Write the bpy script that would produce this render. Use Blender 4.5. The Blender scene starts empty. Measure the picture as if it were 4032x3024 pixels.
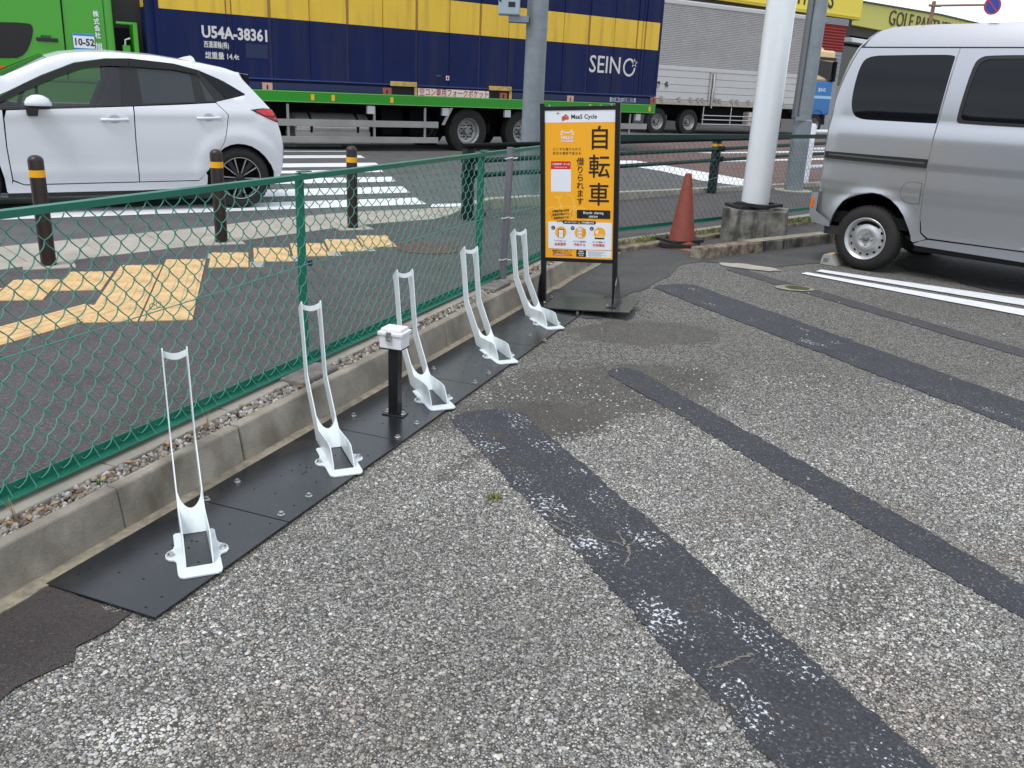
import bpy, math, random
import numpy as np
from mathutils import Matrix, Vector
from mathutils.geometry import delaunay_2d_cdt
random.seed(7); RNG = np.random.default_rng(7)
sc = bpy.context.scene
COL = sc.collection
PI = math.pi

# ------------------------------------------------------------ camera
cam_d = bpy.data.cameras.new('camera'); cam = bpy.data.objects.new('camera', cam_d); COL.objects.link(cam)
cam_d.sensor_width = 36; cam_d.lens = 30.425; cam_d.clip_start = 0.05; cam_d.clip_end = 600
PIT, ROLL = math.radians(18.789), math.radians(2.642)
dn = Vector((-math.sin(ROLL)*math.cos(PIT), math.cos(ROLL)*math.cos(PIT), math.sin(PIT)))
fw = (Vector((0, 0, 1)) - dn*dn.z).normalized(); rt = dn.cross(fw)
Rw = Matrix((rt, fw, -dn))
cam.matrix_world = Matrix.Translation((0, 0, 1.42)) @ Matrix((
    (Rw[0][0], -Rw[0][1], -Rw[0][2]), (Rw[1][0], -Rw[1][1], -Rw[1][2]), (Rw[2][0], -Rw[2][1], -Rw[2][2]))).to_4x4()
sc.camera = cam

# ------------------------------------------------------------ light: bright overcast day
w = bpy.data.worlds.new('World'); sc.world = w; w.use_nodes = True
nt = w.node_tree; nt.nodes.clear(); L = nt.links.new
SUN_EL, SUN_AZ = math.radians(62), math.radians(215)
sky = nt.nodes.new('ShaderNodeTexSky'); sky.sky_type = 'NISHITA'; sky.sun_disc = False
sky.sun_elevation = SUN_EL; sky.sun_rotation = SUN_AZ
bg1 = nt.nodes.new('ShaderNodeBackground'); bg1.inputs[1].default_value = 0.06; L(sky.outputs[0], bg1.inputs[0])
tc = nt.nodes.new('ShaderNodeTexCoord'); mp = nt.nodes.new('ShaderNodeMapping'); mp.inputs['Scale'].default_value = (1, 1, 2.6)
L(tc.outputs['Generated'], mp.inputs[0])
nz = nt.nodes.new('ShaderNodeTexNoise'); nz.inputs['Scale'].default_value = 2.3; nz.inputs['Detail'].default_value = 7; nz.inputs['Roughness'].default_value = .55
L(mp.outputs[0], nz.inputs['Vector'])
cr = nt.nodes.new('ShaderNodeValToRGB'); cr.color_ramp.elements[0].position = .36; cr.color_ramp.elements[1].position = .62
cr.color_ramp.elements[0].color = (.64, .675, .73, 1); cr.color_ramp.elements[1].color = (.96, .965, .975, 1); L(nz.outputs[0], cr.inputs[0])
bg2 = nt.nodes.new('ShaderNodeBackground'); bg2.inputs[1].default_value = 0.76; L(cr.outputs[0], bg2.inputs[0])
ad = nt.nodes.new('ShaderNodeAddShader'); L(bg1.outputs[0], ad.inputs[0]); L(bg2.outputs[0], ad.inputs[1])
wo = nt.nodes.new('ShaderNodeOutputWorld'); L(ad.outputs[0], wo.inputs[0])
sd = bpy.data.lights.new('sun', 'SUN'); sd.energy = 1.3; sd.angle = math.radians(20); sd.color = (1, .97, .93)
sun = bpy.data.objects.new('sun', sd); COL.objects.link(sun)
sdir = Vector((math.sin(SUN_AZ)*math.cos(SUN_EL), math.cos(SUN_AZ)*math.cos(SUN_EL), math.sin(SUN_EL)))
sun.rotation_euler = sdir.to_track_quat('Z', 'Y').to_euler()
sc.view_settings.view_transform = 'Standard'; sc.view_settings.look = 'None'
sc.view_settings.exposure = 0.40; sc.view_settings.gamma = 1; sc.view_settings.use_curve_mapping = False

# ------------------------------------------------------------ materials
MATS = {}
def mat(name, col, rough=.6, metal=0, var=0, vscale=8, bump=0, bscale=60, col2=None, coat=0, spec=.5, trans=0, stain=None):
    """procedural material: base colour with noise variation, fine bump, optional second colour blotches"""
    if name in MATS: return MATS[name]
    m = bpy.data.materials.new(name); m.use_nodes = True; n = m.node_tree; b = n.nodes['Principled BSDF']; l = n.links.new
    b.inputs['Roughness'].default_value = rough; b.inputs['Metallic'].default_value = metal
    b.inputs['Coat Weight'].default_value = coat; b.inputs['Coat Roughness'].default_value = .06
    b.inputs['Specular IOR Level'].default_value = spec; b.inputs['Transmission Weight'].default_value = trans
    b.inputs['Base Color'].default_value = (*col, 1)
    t = n.nodes.new('ShaderNodeTexCoord')
    if var or col2:
        z = n.nodes.new('ShaderNodeTexNoise'); z.inputs['Scale'].default_value = vscale; z.inputs['Detail'].default_value = 8; z.inputs['Roughness'].default_value = .65
        l(t.outputs['Object'], z.inputs['Vector'])
        r = n.nodes.new('ShaderNodeValToRGB'); r.color_ramp.elements[0].position = .35; r.color_ramp.elements[1].position = .68
        c2 = col2 or col
        r.color_ramp.elements[0].color = (*[max(0, c*(1-var)) for c in col], 1)
        r.color_ramp.elements[1].color = (*[min(1, c*(1+var)) for c in c2], 1)
        l(z.outputs[0], r.inputs[0]); out = r.outputs[0]
        if stain:
            z2 = n.nodes.new('ShaderNodeTexNoise'); z2.inputs['Scale'].default_value = 1; z2.inputs['Detail'].default_value = 6
            mp2 = n.nodes.new('ShaderNodeMapping'); mp2.inputs['Scale'].default_value = stain[1]; l(t.outputs['Object'], mp2.inputs[0]); l(mp2.outputs[0], z2.inputs['Vector'])
            r2 = n.nodes.new('ShaderNodeValToRGB'); r2.color_ramp.elements[0].position = .5; r2.color_ramp.elements[1].position = .66
            r2.color_ramp.elements[0].color = (0, 0, 0, 1); r2.color_ramp.elements[1].color = (1, 1, 1, 1); l(z2.outputs[0], r2.inputs[0])
            mx = n.nodes.new('ShaderNodeMix'); mx.data_type = 'RGBA'; l(r2.outputs[0], mx.inputs[0]); l(out, mx.inputs[6]); mx.inputs[7].default_value = (*stain[0], 1)
            out = mx.outputs[2]
        l(out, b.inputs['Base Color'])
    if bump:
        z = n.nodes.new('ShaderNodeTexNoise'); z.inputs['Scale'].default_value = bscale; z.inputs['Detail'].default_value = 6
        l(t.outputs['Object'], z.inputs['Vector'])
        bp = n.nodes.new('ShaderNodeBump'); bp.inputs['Strength'].default_value = bump; bp.inputs['Distance'].default_value = .006
        l(z.outputs[0], bp.inputs['Height']); l(bp.outputs[0], b.inputs['Normal'])
    MATS[name] = m; return m

def aggregate(name, matrix, lo, hi, scale, depth, dirt=(.07, .06, .05), dirtamt=.3, cover=.55, spots=()):
    """surface of small stones in a dark binder: one Voronoi cell per stone, each with its own grey"""
    m = bpy.data.materials.new(name); m.use_nodes = True; n = m.node_tree; b = n.nodes['Principled BSDF']; l = n.links.new
    N = n.nodes.new
    t = N('ShaderNodeTexCoord')
    wz = N('ShaderNodeTexNoise'); wz.inputs['Scale'].default_value = scale*.8; wz.inputs['Detail'].default_value = 2; l(t.outputs['Object'], wz.inputs['Vector'])
    vm = N('ShaderNodeVectorMath'); vm.operation = 'MULTIPLY_ADD'; l(wz.outputs['Color'], vm.inputs[0]); vm.inputs[1].default_value = (.5/scale,)*3; l(t.outputs['Object'], vm.inputs[2])
    v = N('ShaderNodeTexVoronoi'); v.inputs['Scale'].default_value = scale; l(vm.outputs[0], v.inputs['Vector']); v.voronoi_dimensions = '2D'
    v2 = N('ShaderNodeTexVoronoi'); v2.inputs['Scale'].default_value = scale; v2.feature = 'DISTANCE_TO_EDGE'; l(vm.outputs[0], v2.inputs['Vector']); v2.voronoi_dimensions = '2D'
    sep = N('ShaderNodeSeparateColor'); l(v.outputs['Color'], sep.inputs[0])
    r = N('ShaderNodeValToRGB'); e = r.color_ramp.elements
    e[0].position = 0; e[0].color = (*lo, 1); e[1].position = 1; e[1].color = (*hi, 1)
    mid = e.new(.55); mid.color = (*[a*.55+c*.45 for a, c in zip(lo, hi)], 1); hp = e.new(.9); hp.color = (*[a*.35+c*.65 for a, c in zip(lo, hi)], 1)
    l(sep.outputs[0], r.inputs[0])
    # warm or cool tint per stone
    tint = N('ShaderNodeMix'); tint.data_type = 'RGBA'; tint.blend_type = 'MULTIPLY'; tint.inputs[0].default_value = 1
    tr_ = N('ShaderNodeValToRGB'); tr_.color_ramp.elements[0].color = (.93, .98, 1, 1); tr_.color_ramp.elements[1].color = (1, .94, .85, 1); l(sep.outputs[1], tr_.inputs[0])
    l(r.outputs[0], tint.inputs[6]); l(tr_.outputs[0], tint.inputs[7])
    # stone or binder
    gate = N('ShaderNodeMath'); gate.operation = 'LESS_THAN'; l(sep.outputs[2], gate.inputs[0]); gate.inputs[1].default_value = cover
    em = N('ShaderNodeMapRange'); em.inputs[1].default_value = .03; em.inputs[2].default_value = .12; l(v2.outputs['Distance'], em.inputs[0])
    gm = N('ShaderNodeMath'); gm.operation = 'MULTIPLY'; l(gate.outputs[0], gm.inputs[0]); l(em.outputs[0], gm.inputs[1])
    big = N('ShaderNodeTexNoise'); big.inputs['Scale'].default_value = 1.6; big.inputs['Detail'].default_value = 8; big.inputs['Roughness'].default_value = .6; l(t.outputs['Object'], big.inputs['Vector'])
    bm_ = N('ShaderNodeMapRange'); bm_.inputs[1].default_value = .46; bm_.inputs[2].default_value = .75; bm_.inputs[3].default_value = 0; bm_.inputs[4].default_value = dirtamt; l(big.outputs[0], bm_.inputs[0])
    dirt_out = bm_.outputs[0]
    for (cx_, cy_, rx, ry, rot, amt) in spots:       # worn, stone-poor places with a shape of their own
        mp_ = N('ShaderNodeMapping'); mp_.vector_type = 'TEXTURE'; mp_.inputs['Location'].default_value = (cx_, cy_, 0); mp_.inputs['Rotation'].default_value = (0, 0, rot); mp_.inputs['Scale'].default_value = (rx, ry, 50)
        wn = N('ShaderNodeTexNoise'); wn.inputs['Scale'].default_value = 5; wn.inputs['Detail'].default_value = 5; l(t.outputs['Object'], wn.inputs['Vector'])
        wa = N('ShaderNodeVectorMath'); wa.operation = 'MULTIPLY_ADD'; l(wn.outputs['Color'], wa.inputs[0]); wa.inputs[1].default_value = (.35, .35, 0); l(t.outputs['Object'], wa.inputs[2])
        wb = N('ShaderNodeVectorMath'); wb.operation = 'ADD'; l(wa.outputs[0], wb.inputs[0]); wb.inputs[1].default_value = (-.175, -.175, 0)
        l(wb.outputs[0], mp_.inputs[0]); ln = N('ShaderNodeVectorMath'); ln.operation = 'LENGTH'; l(mp_.outputs[0], ln.inputs[0])
        mr = N('ShaderNodeMapRange'); mr.inputs[1].default_value = 1.1; mr.inputs[2].default_value = .8; mr.inputs[3].default_value = 0; mr.inputs[4].default_value = amt; l(ln.outputs['Value'], mr.inputs[0])
        mxn = N('ShaderNodeMath'); mxn.operation = 'MAXIMUM'; l(dirt_out, mxn.inputs[0]); l(mr.outputs[0], mxn.inputs[1]); dirt_out = mxn.outputs[0]
    inv = N('ShaderNodeMath'); inv.operation = 'SUBTRACT'; inv.inputs[0].default_value = 1; l(dirt_out, inv.inputs[1])
    g2 = N('ShaderNodeMath'); g2.operation = 'MULTIPLY'; l(gm.outputs[0], g2.inputs[0]); l(inv.outputs[0], g2.inputs[1])
    bn = N('ShaderNodeTexNoise'); bn.inputs['Scale'].default_value = 3; bn.inputs['Detail'].default_value = 9; l(t.outputs['Object'], bn.inputs['Vector'])
    br = N('ShaderNodeValToRGB'); br.color_ramp.elements[0].position = .35; br.color_ramp.elements[1].position = .65
    br.color_ramp.elements[0].color = (*[c*.8 for c in matrix], 1); br.color_ramp.elements[1].color = (*dirt, 1); l(bn.outputs[0], br.inputs[0])
    mx = N('ShaderNodeMix'); mx.data_type = 'RGBA'; l(g2.outputs[0], mx.inputs[0]); l(br.outputs[0], mx.inputs[6]); l(tint.outputs[2], mx.inputs[7])
    l(mx.outputs[2], b.inputs['Base Color']); b.inputs['Roughness'].default_value = .85
    fn = N('ShaderNodeTexNoise'); fn.inputs['Scale'].default_value = 350; fn.inputs['Detail'].default_value = 3; l(t.outputs['Object'], fn.inputs['Vector'])
    hh = N('ShaderNodeMath'); hh.operation = 'MULTIPLY_ADD'; l(fn.outputs[0], hh.inputs[0]); hh.inputs[1].default_value = .35
    dm = N('ShaderNodeMapRange'); dm.inputs[1].default_value = 0; dm.inputs[2].default_value = .35; l(v2.outputs['Distance'], dm.inputs[0])
    dd = N('ShaderNodeMath'); dd.operation = 'MULTIPLY'; l(dm.outputs[0], dd.inputs[0]); l(g2.outputs[0], dd.inputs[1]); l(dd.outputs[0], hh.inputs[2])
    bp = N('ShaderNodeBump'); bp.inputs['Strength'].default_value = 1; bp.inputs['Distance'].default_value = depth; l(hh.outputs[0], bp.inputs['Height']); l(bp.outputs[0], b.inputs['Normal'])
    MATS[name] = m; return m

FG = (.010, .15, .094)
M_fence = mat('green_paint', FG, .42, var=.12, vscale=5)
M_wire = mat('green_wire', (.06, .29, .20), .45, var=.15, vscale=15)
M_fdark = mat('dark_green_paint', (.006, .036, .028), .5, var=.15, spec=.3)
M_conc = mat('kerb_concrete', (.285, .255, .205), .9, var=.3, vscale=5, bump=.5, bscale=120, stain=((.165, .142, .108), (4, 4, 2.2)))
M_conc2 = mat('light_concrete', (.37, .34, .285), .9, var=.16, vscale=4, bump=.3, bscale=160)
M_strip = mat('gutter_concrete', (.36, .32, .24), .9, var=.5, vscale=22, bump=.7, bscale=90, col2=(.25, .22, .16))
M_oldc = mat('weathered_concrete', (.10, .10, .085), .92, var=.4, vscale=7, bump=.6, bscale=90, col2=(.2, .19, .165), stain=((.03, .032, .028), (9, 9, 1.3)))
M_brownc = mat('mossy_kerb', (.12, .085, .055), .95, var=.5, vscale=14, bump=.9, bscale=70, col2=(.23, .19, .14))
M_blk = mat('black_coated_steel', (.012, .0135, .017), .24, spec=.85, var=.25, vscale=3, bump=.02, bscale=300, stain=((.026, .025, .024), (4, 4, 4)))
M_blk2 = mat('satin_black', (.008, .008, .009), .35)
M_hole = mat('hole_dark', (.002, .002, .002), .8)
M_rack = mat('white_powder_coat', (.70, .76, .77), .35, coat=.15, var=.05, vscale=6, bump=.03, bscale=500, stain=((.60, .64, .64), (14, 14, 3)))
M_steel = mat('bright_steel', (.62, .61, .6), .28, 1)
M_galv = mat('galvanised_steel', (.235, .265, .285), .5, .35, var=.12, vscale=6, bump=.06, bscale=25)
M_abs = mat('white_plastic', (.78, .79, .8), .35)
M_brn = mat('dark_brown_paint', (.022, .012, .010), .38, var=.1)
M_yel = mat('yellow_reflective', (.85, .42, .008), .4)
M_tact = mat('tactile_yellow', (.62, .43, .20), .8, var=.14, vscale=5, bump=.15, bscale=200, col2=(.66, .44, .20), stain=((.45, .33, .17), (7, 7, 7)))
M_white = mat('road_paint', (.74, .76, .77), .7, var=.09, vscale=14, bump=.25, bscale=150)
M_cone = mat('faded_red_plastic', (.205, .042, .024), .6, var=.12, vscale=12)
M_rub = mat('black_rubber', (.018, .017, .018), .75, bump=.2, bscale=100, var=.2)
M_tyre = mat('tyre_rubber', (.015, .014, .013), .8, bump=.1, bscale=80, var=.2)
M_silver = mat('silver_paint', (.46, .47, .49), .32, .75, coat=.7)
M_carw = mat('white_paint', (.74, .76, .79), .28, coat=.7)
M_glass = mat('tinted_glass', (.005, .006, .008), .04, spec=.32)
M_glass2 = mat('smoked_glass', (.034, .042, .042), .05, spec=.55)
M_visor = mat('window_visor', (.016, .015, .015), .25, spec=.3)
M_blkpl = mat('black_trim', (.012, .012, .012), .5)
M_alloy = mat('alloy_silver', (.55, .55, .56), .3, .8)
M_rim = mat('steel_wheel', (.48, .48, .48), .35, .7)
M_red = mat('red_lens', (.62, .01, .012), .12, coat=.6)
M_amber = mat('amber_lens', (.75, .12, .005), .15, coat=.5)
M_blue = mat('container_blue', (.002, .0095, .068), .6, var=.2, vscale=1.5, spec=.25, stain=((.012, .018, .06), (3, 3, .3)))
M_cyel = mat('container_yellow', (.76, .49, .035), .5, var=.05, vscale=1.2, stain=((.60, .37, .04), (5, 5, .35)))
M_cyeld = mat('container_yellow_recess', (.34, .20, .05), .6)  # browner, darker yellow for the grooves between side panels
M_green = mat('truck_green', (.042, .34, .007), .35, coat=.4)
M_green2 = mat('chassis_green', (.012, .26, .006), .4)
M_dark = mat('chassis_black', (.004, .004, .0045), .8, spec=.2)
M_alu = mat('aluminium', (.36, .35, .33), .45, .55, var=.1, vscale=2)
M_alu2 = mat('painted_aluminium', (.56, .555, .54), .5, .1, var=.05, vscale=1)
M_beige = mat('beige_paint', (.83, .56, .30), .4, coat=.3)
M_cblue = mat('cab_blue', (.012, .16, .44), .4, coat=.3)
M_syel = mat('store_yellow', (.86, .70, .06), .5)
M_syel2 = mat('store_yellow_side', (.62, .58, .11), .55)
M_redw = mat('red_cladding', (.27, .022, .02), .55)
M_grey = mat('grey_cladding', (.30, .30, .31), .6)
M_black = mat('print_black', (.012, .008, .008), .5)
M_or = mat('print_orange', (.93, .42, .012), .45)
M_or2 = mat('print_light_orange', (.95, .52, .06), .45)
M_pw = mat('print_white', (.80, .82, .86), .4)
M_pr = mat('print_red', (.62, .022, .018), .45)
M_pro = mat('print_vermilion', (.80, .09, .02), .45)
M_cream = mat('sticker_cream', (.74, .66, .56), .6)
M_pink = mat('casting_pink', (.60, .34, .26), .6)
M_rustr = mat('casting_red', (.36, .09, .055), .65)
M_soil = mat('soil', (.07, .055, .035), 1, var=.5, vscale=30, bump=1, bscale=60, col2=(.15, .12, .08))
M_grass = mat('grass_blade', (.075, .16, .022), .7, var=.35, vscale=9)
M_straw = mat('dry_grass', (.34, .24, .11), .8, var=.35, vscale=9)
M_pvc = mat('grey_pvc', (.17, .165, .18), .45)
M_rustp = mat('rusty_pipe', (.26, .15, .09), .7, var=.3)

# ------------------------------------------------------------ builders
def link(o, parent=None, mods=None):
    COL.objects.link(o)
    if parent is not None: o.parent = parent
    return o
def tag(o, label=None, cat=None, group=None, kind=None):
    if label: o['label'] = label
    if cat: o['category'] = cat
    if group: o['group'] = group
    if kind: o['kind'] = kind
    return o
def frame(name, loc, az=90, label=None, cat=None, group=None, kind=None, parent=None, scale=1):
    """an Empty whose local +X runs along compass azimuth az (degrees from +Y towards +X), +Y to its left"""
    o = bpy.data.objects.new(name, None); link(o, parent)
    if len(loc) == 2: loc = (*loc, 0)
    o.location = loc; o.rotation_euler = (0, 0, math.radians(90-az)); o.scale = (scale,)*3
    return tag(o, label, cat, group, kind)

class MB:
    def __init__(s): s.v = []; s.f = []; s.m = []; s.mi = 0
    def add(s, v, f):
        k = len(s.v); s.v += [tuple(p) for p in v]; s.f += [tuple(i+k for i in q) for q in f]; s.m += [s.mi]*len(f); return s
    def box(s, x0, x1, y0, y1, z0, z1, taper=0):
        t = taper
        v = [(x0, y0, z0), (x1, y0, z0), (x1, y1, z0), (x0, y1, z0), (x0+t, y0+t, z1), (x1-t, y0+t, z1), (x1-t, y1-t, z1), (x0+t, y1-t, z1)]
        return s.add(v, [(3, 2, 1, 0), (4, 5, 6, 7), (0, 1, 5, 4), (1, 2, 6, 5), (2, 3, 7, 6), (3, 0, 4, 7)])
    def prism(s, poly, z0, z1, caps=True):
        n = len(poly); v = [(*p, z0) for p in poly]+[(*p, z1) for p in poly]
        f = [(i, (i+1) % n, n+(i+1) % n, n+i) for i in range(n)]
        if caps: f += [tuple(range(n))[::-1], tuple(range(n, 2*n))]
        return s.add(v, f)
    def lathe(s, prof, n=24, c=(0, 0, 0), axis='z', a0=0, a1=2*PI):
        """prof: list of (r, h)"""
        full = abs(a1-a0-2*PI) < 1e-6; k = n if full else n+1; v = []; f = []
        for (r, h) in prof:
            for i in range(k):
                a = a0+(a1-a0)*i/n; p = (r*math.cos(a), r*math.sin(a), h)
                if axis == 'y': p = (p[0], p[2], p[1])
                if axis == 'x': p = (p[2], p[0], p[1])
                v.append((p[0]+c[0], p[1]+c[1], p[2]+c[2]))
        for j in range(len(prof)-1):
            for i in range(k if full else k-1):
                i2 = (i+1) % k; q = (j*k+i, j*k+i2, (j+1)*k+i2, (j+1)*k+i)
                f.append(q[::-1] if axis == 'y' else q)
        return s.add(v, f)
    def cyl(s, r, z0, z1, n=24, c=(0, 0, 0), axis='z', r2=None, bev=0):
        r2 = r if r2 is None else r2; b = bev
        pr = [(0, z0), (r-b, z0), (r, z0+b), (r2, z1-b), (r2-b, z1), (0, z1)] if b else [(0, z0), (r, z0), (r2, z1), (0, z1)]
        return s.lathe(pr, n, c, axis)
    def tube(s, pts, r, n=6, closed=False, flat=None):
        pts = [Vector(p) for p in pts]; k = len(pts); v = []; f = []; up = Vector((0, 0, 1)); prev = None
        for i, p in enumerate(pts):
            if closed: d = pts[(i+1) % k]-pts[i-1]
            else: d = pts[min(i+1, k-1)]-pts[max(i-1, 0)]
            if d.length < 1e-9: d = Vector((0, 0, 1))
            d.normalize()
            if prev is None:
                a = d.cross(up)
                if a.length < .05: a = d.cross(Vector((1, 0, 0)))
            else: a = prev - d*prev.dot(d)
            a.normalize(); prev = a; b = d.cross(a)
            rr = r[i] if isinstance(r, (list, tuple)) else r
            for j in range(n):
                t = 2*PI*j/n; v.append(p+a*math.cos(t)*rr+b*math.sin(t)*rr*(flat or 1))
        m = k if closed else k-1
        for i in range(m):
            for j in range(n):
                f.append((i*n+j, i*n+(j+1) % n, ((i+1) % k)*n+(j+1) % n, ((i+1) % k)*n+j))
        if not closed: f += [tuple(range(n))[::-1], tuple(range((k-1)*n, k*n))]
        return s.add(v, f)
    def build(s, name, mats, parent=None, smooth=None, bevel=0, kind=None, loc=None):
        me = bpy.data.meshes.new(name); me.from_pydata(s.v, [], s.f)
        mats = mats if isinstance(mats, (list, tuple)) else [mats]
        for m in mats: me.materials.append(m)
        if len(mats) > 1: me.polygons.foreach_set('material_index', s.m)
        if smooth:
            me.polygons.foreach_set('use_smooth', [True]*len(me.polygons)); me.set_sharp_from_angle(angle=math.radians(smooth))
        me.update()
        o = bpy.data.objects.new(name, me); link(o, parent)
        if loc: o.location = loc
        if bevel:
            b = o.modifiers.new('bevel', 'BEVEL'); b.width = bevel; b.segments = 2; b.limit_method = 'ANGLE'; b.angle_limit = math.radians(40)
        if kind: o['kind'] = kind
        return o

def inpoly(x, y, poly):
    c = False; j = len(poly)-1
    for i in range(len(poly)):
        xi, yi = poly[i]; xj, yj = poly[j]
        if (yi > y) != (yj > y) and x < (xj-xi)*(y-yi)/(yj-yi)+xi: c = not c
        j = i
    return c
def dens(poly, step):
    out = []; n = len(poly)
    for i in range(n):
        a = poly[i]; b = poly[(i+1) % n]; d = math.dist(a, b); k = max(1, int(round(d/step)))
        out += [(a[0]+(b[0]-a[0])*j/k, a[1]+(b[1]-a[1])*j/k) for j in range(k)]
    return out
def smoothpoly(poly, it=2, keep=()):
    for _ in range(it):
        o = []; n = len(poly)
        for i in range(n):
            a = poly[i]; b = poly[(i+1) % n]
            o += [(a[0]*.75+b[0]*.25, a[1]*.75+b[1]*.25), (a[0]*.25+b[0]*.75, a[1]*.25+b[1]*.75)]
        poly = o
    return poly
def tri(outer, holes=(), step=None):
    vs = [Vector(p) for p in outer]; ed = [(i, (i+1) % len(outer)) for i in range(len(outer))]
    for h in holes:
        k = len(vs); vs += [Vector(p) for p in h]; ed += [(k+i, k+(i+1) % len(h)) for i in range(len(h))]
    if step:
        bv = np.array([tuple(p) for p in vs])
        x0, y0 = bv.min(0); x1, y1 = bv.max(0); y = y0+step/2
        while y < y1:
            x = x0+step/2
            while x < x1:
                if inpoly(x, y, outer) and not any(inpoly(x, y, h) for h in holes) and np.min((bv[:, 0]-x)**2+(bv[:, 1]-y)**2) > (step*.45)**2: vs.append(Vector((x, y)))
                x += step
            y += step
    r = delaunay_2d_cdt(vs, ed, [], 0, 1e-6)
    V2 = [tuple(p) for p in r[0]]; F = []
    for f in r[2]:
        cx_ = sum(V2[i][0] for i in f)/3; cy_ = sum(V2[i][1] for i in f)/3
        if inpoly(cx_, cy_, outer) and not any(inpoly(cx_, cy_, h) for h in holes): F.append(tuple(f))
    return V2, F
def panel(name, outer, mat_, parent, holes=(), yf=0.0, thick=.01, step=None, edge=None, smooth=60, back=True):
    """a sheet with the outline outer in local XZ, front at y=yf(x,z) (facing -Y), rim turned back by thick"""
    Y = yf if callable(yf) else (lambda x, z: yf)
    if edge: outer = dens(outer, edge)
    V2, F = tri(outer, holes, step); n = len(V2)
    v = [(x, Y(x, z), z) for x, z in V2]; f = []
    for t in F:
        a, b, c = [V2[i] for i in t]; ar = (b[0]-a[0])*(c[1]-a[1])-(b[1]-a[1])*(c[0]-a[0]); f.append(t if ar > 0 else t[::-1])
    if thick:
        cnt = {}
        for t in f:
            for i in range(3): e = (t[i], t[(i+1) % 3]); cnt[e] = 1
        bd = [e for e in cnt if (e[1], e[0]) not in cnt]; mp_ = {}
        for a, b in bd:
            for q in (a, b):
                if q not in mp_: mp_[q] = len(v); x, y, z = v[q]; v.append((x, y+thick, z))
            f.append((b, a, mp_[a], mp_[b]))
    mb = MB(); mb.v = v; mb.f = f; mb.m = [0]*len(f)
    return mb.build(name, mat_, parent, smooth=smooth)
def sheet(name, poly, z, mat_, parent=None, holes=(), thick=0, step=None, edge=None, jag=0, smooth=None):
    """horizontal sheet with outline poly in XY"""
    if edge: poly = dens(poly, edge)
    if jag: poly = [(x+random.uniform(-jag, jag), y+random.uniform(-jag, jag)) for x, y in poly]
    V2, F = tri(poly, holes, step); v = [(x, y, z) for x, y in V2]; f = []
    for t in F:
        a, b, c = [V2[i] for i in t]; ar = (b[0]-a[0])*(c[1]-a[1])-(b[1]-a[1])*(c[0]-a[0]); f.append(t if ar > 0 else t[::-1])
    if thick:
        cnt = set((t[i], t[(i+1) % 3]) for t in f for i in range(3)); mp_ = {}
        for a, b in [e for e in cnt if (e[1], e[0]) not in cnt]:
            for q in (a, b):
                if q not in mp_: mp_[q] = len(v); x, y, zz = v[q]; v.append((x, y, zz-thick))
            f.append((b, a, mp_[a], mp_[b]))
    mb = MB(); mb.v = v; mb.f = f; mb.m = [0]*len(f)
    return mb.build(name, mat_, parent, smooth=smooth)
def text(s, size, mat_, parent, loc, name='lettering', bold=0, ax='L', sx=1, rot=0, flat=False, space=1, ay='CENTER', vertical=False, depth=.0015, lead=1):
    """lettering lying on a local XZ face that looks towards -Y (flat=True: on the XY plane)"""
    cu = bpy.data.curves.new(name, 'FONT'); cu.body = '\n'.join(s) if vertical else s; cu.size = size; cu.offset = bold; cu.resolution_u = 2
    cu.align_x = {'L': 'LEFT', 'C': 'CENTER', 'R': 'RIGHT'}[ax]; cu.align_y = ay; cu.space_character = space; cu.extrude = depth; cu.space_line = lead
    o = bpy.data.objects.new(name, cu); COL.objects.link(o); bpy.context.view_layer.update()
    me = bpy.data.meshes.new_from_object(o.evaluated_get(bpy.context.evaluated_depsgraph_get()))
    bpy.data.objects.remove(o); bpy.data.curves.remove(cu)
    me.materials.clear(); me.materials.append(mat_); me.name = name
    m = Matrix.Diagonal((sx, 1, 1, 1)); m = Matrix.Rotation(rot, 4, 'Z') @ m
    if not flat: m = Matrix.Rotation(PI/2, 4, 'X') @ m
    me.transform(m)
    q = bpy.data.objects.new(name, me); link(q, parent); q.location = loc; return q
def dup(o, parent=None):
    c = o.copy(); COL.objects.link(c)
    if parent is not None: c.parent = parent
    for ch in o.children: dup(ch, c)
    return c

UA = 20.79                                   # azimuth of the kerb, the fence and the row of plates
ua = math.radians(UA)
UV, WV = (math.sin(ua), math.cos(ua)), (-math.cos(ua), math.sin(ua))
def UW(u, w): return (u*UV[0]+w*WV[0], u*UV[1]+w*WV[1])
def toUW(x, y): return (x*UV[0]+y*UV[1], x*WV[0]+y*WV[1])
F2O, F2A = (0.962, 8.488), 46.5              # corner of the fence and azimuth of its second run
f2 = math.radians(F2A)
def F2(x, y): return (F2O[0]+x*math.sin(f2)-y*math.cos(f2), F2O[1]+x*math.cos(f2)+y*math.sin(f2))
RA = math.radians(55.5)                       # azimuth of the carriageway
def RD(x, y): return (x*math.sin(RA)-y*math.cos(RA), x*math.cos(RA)+y*math.sin(RA))


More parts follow.
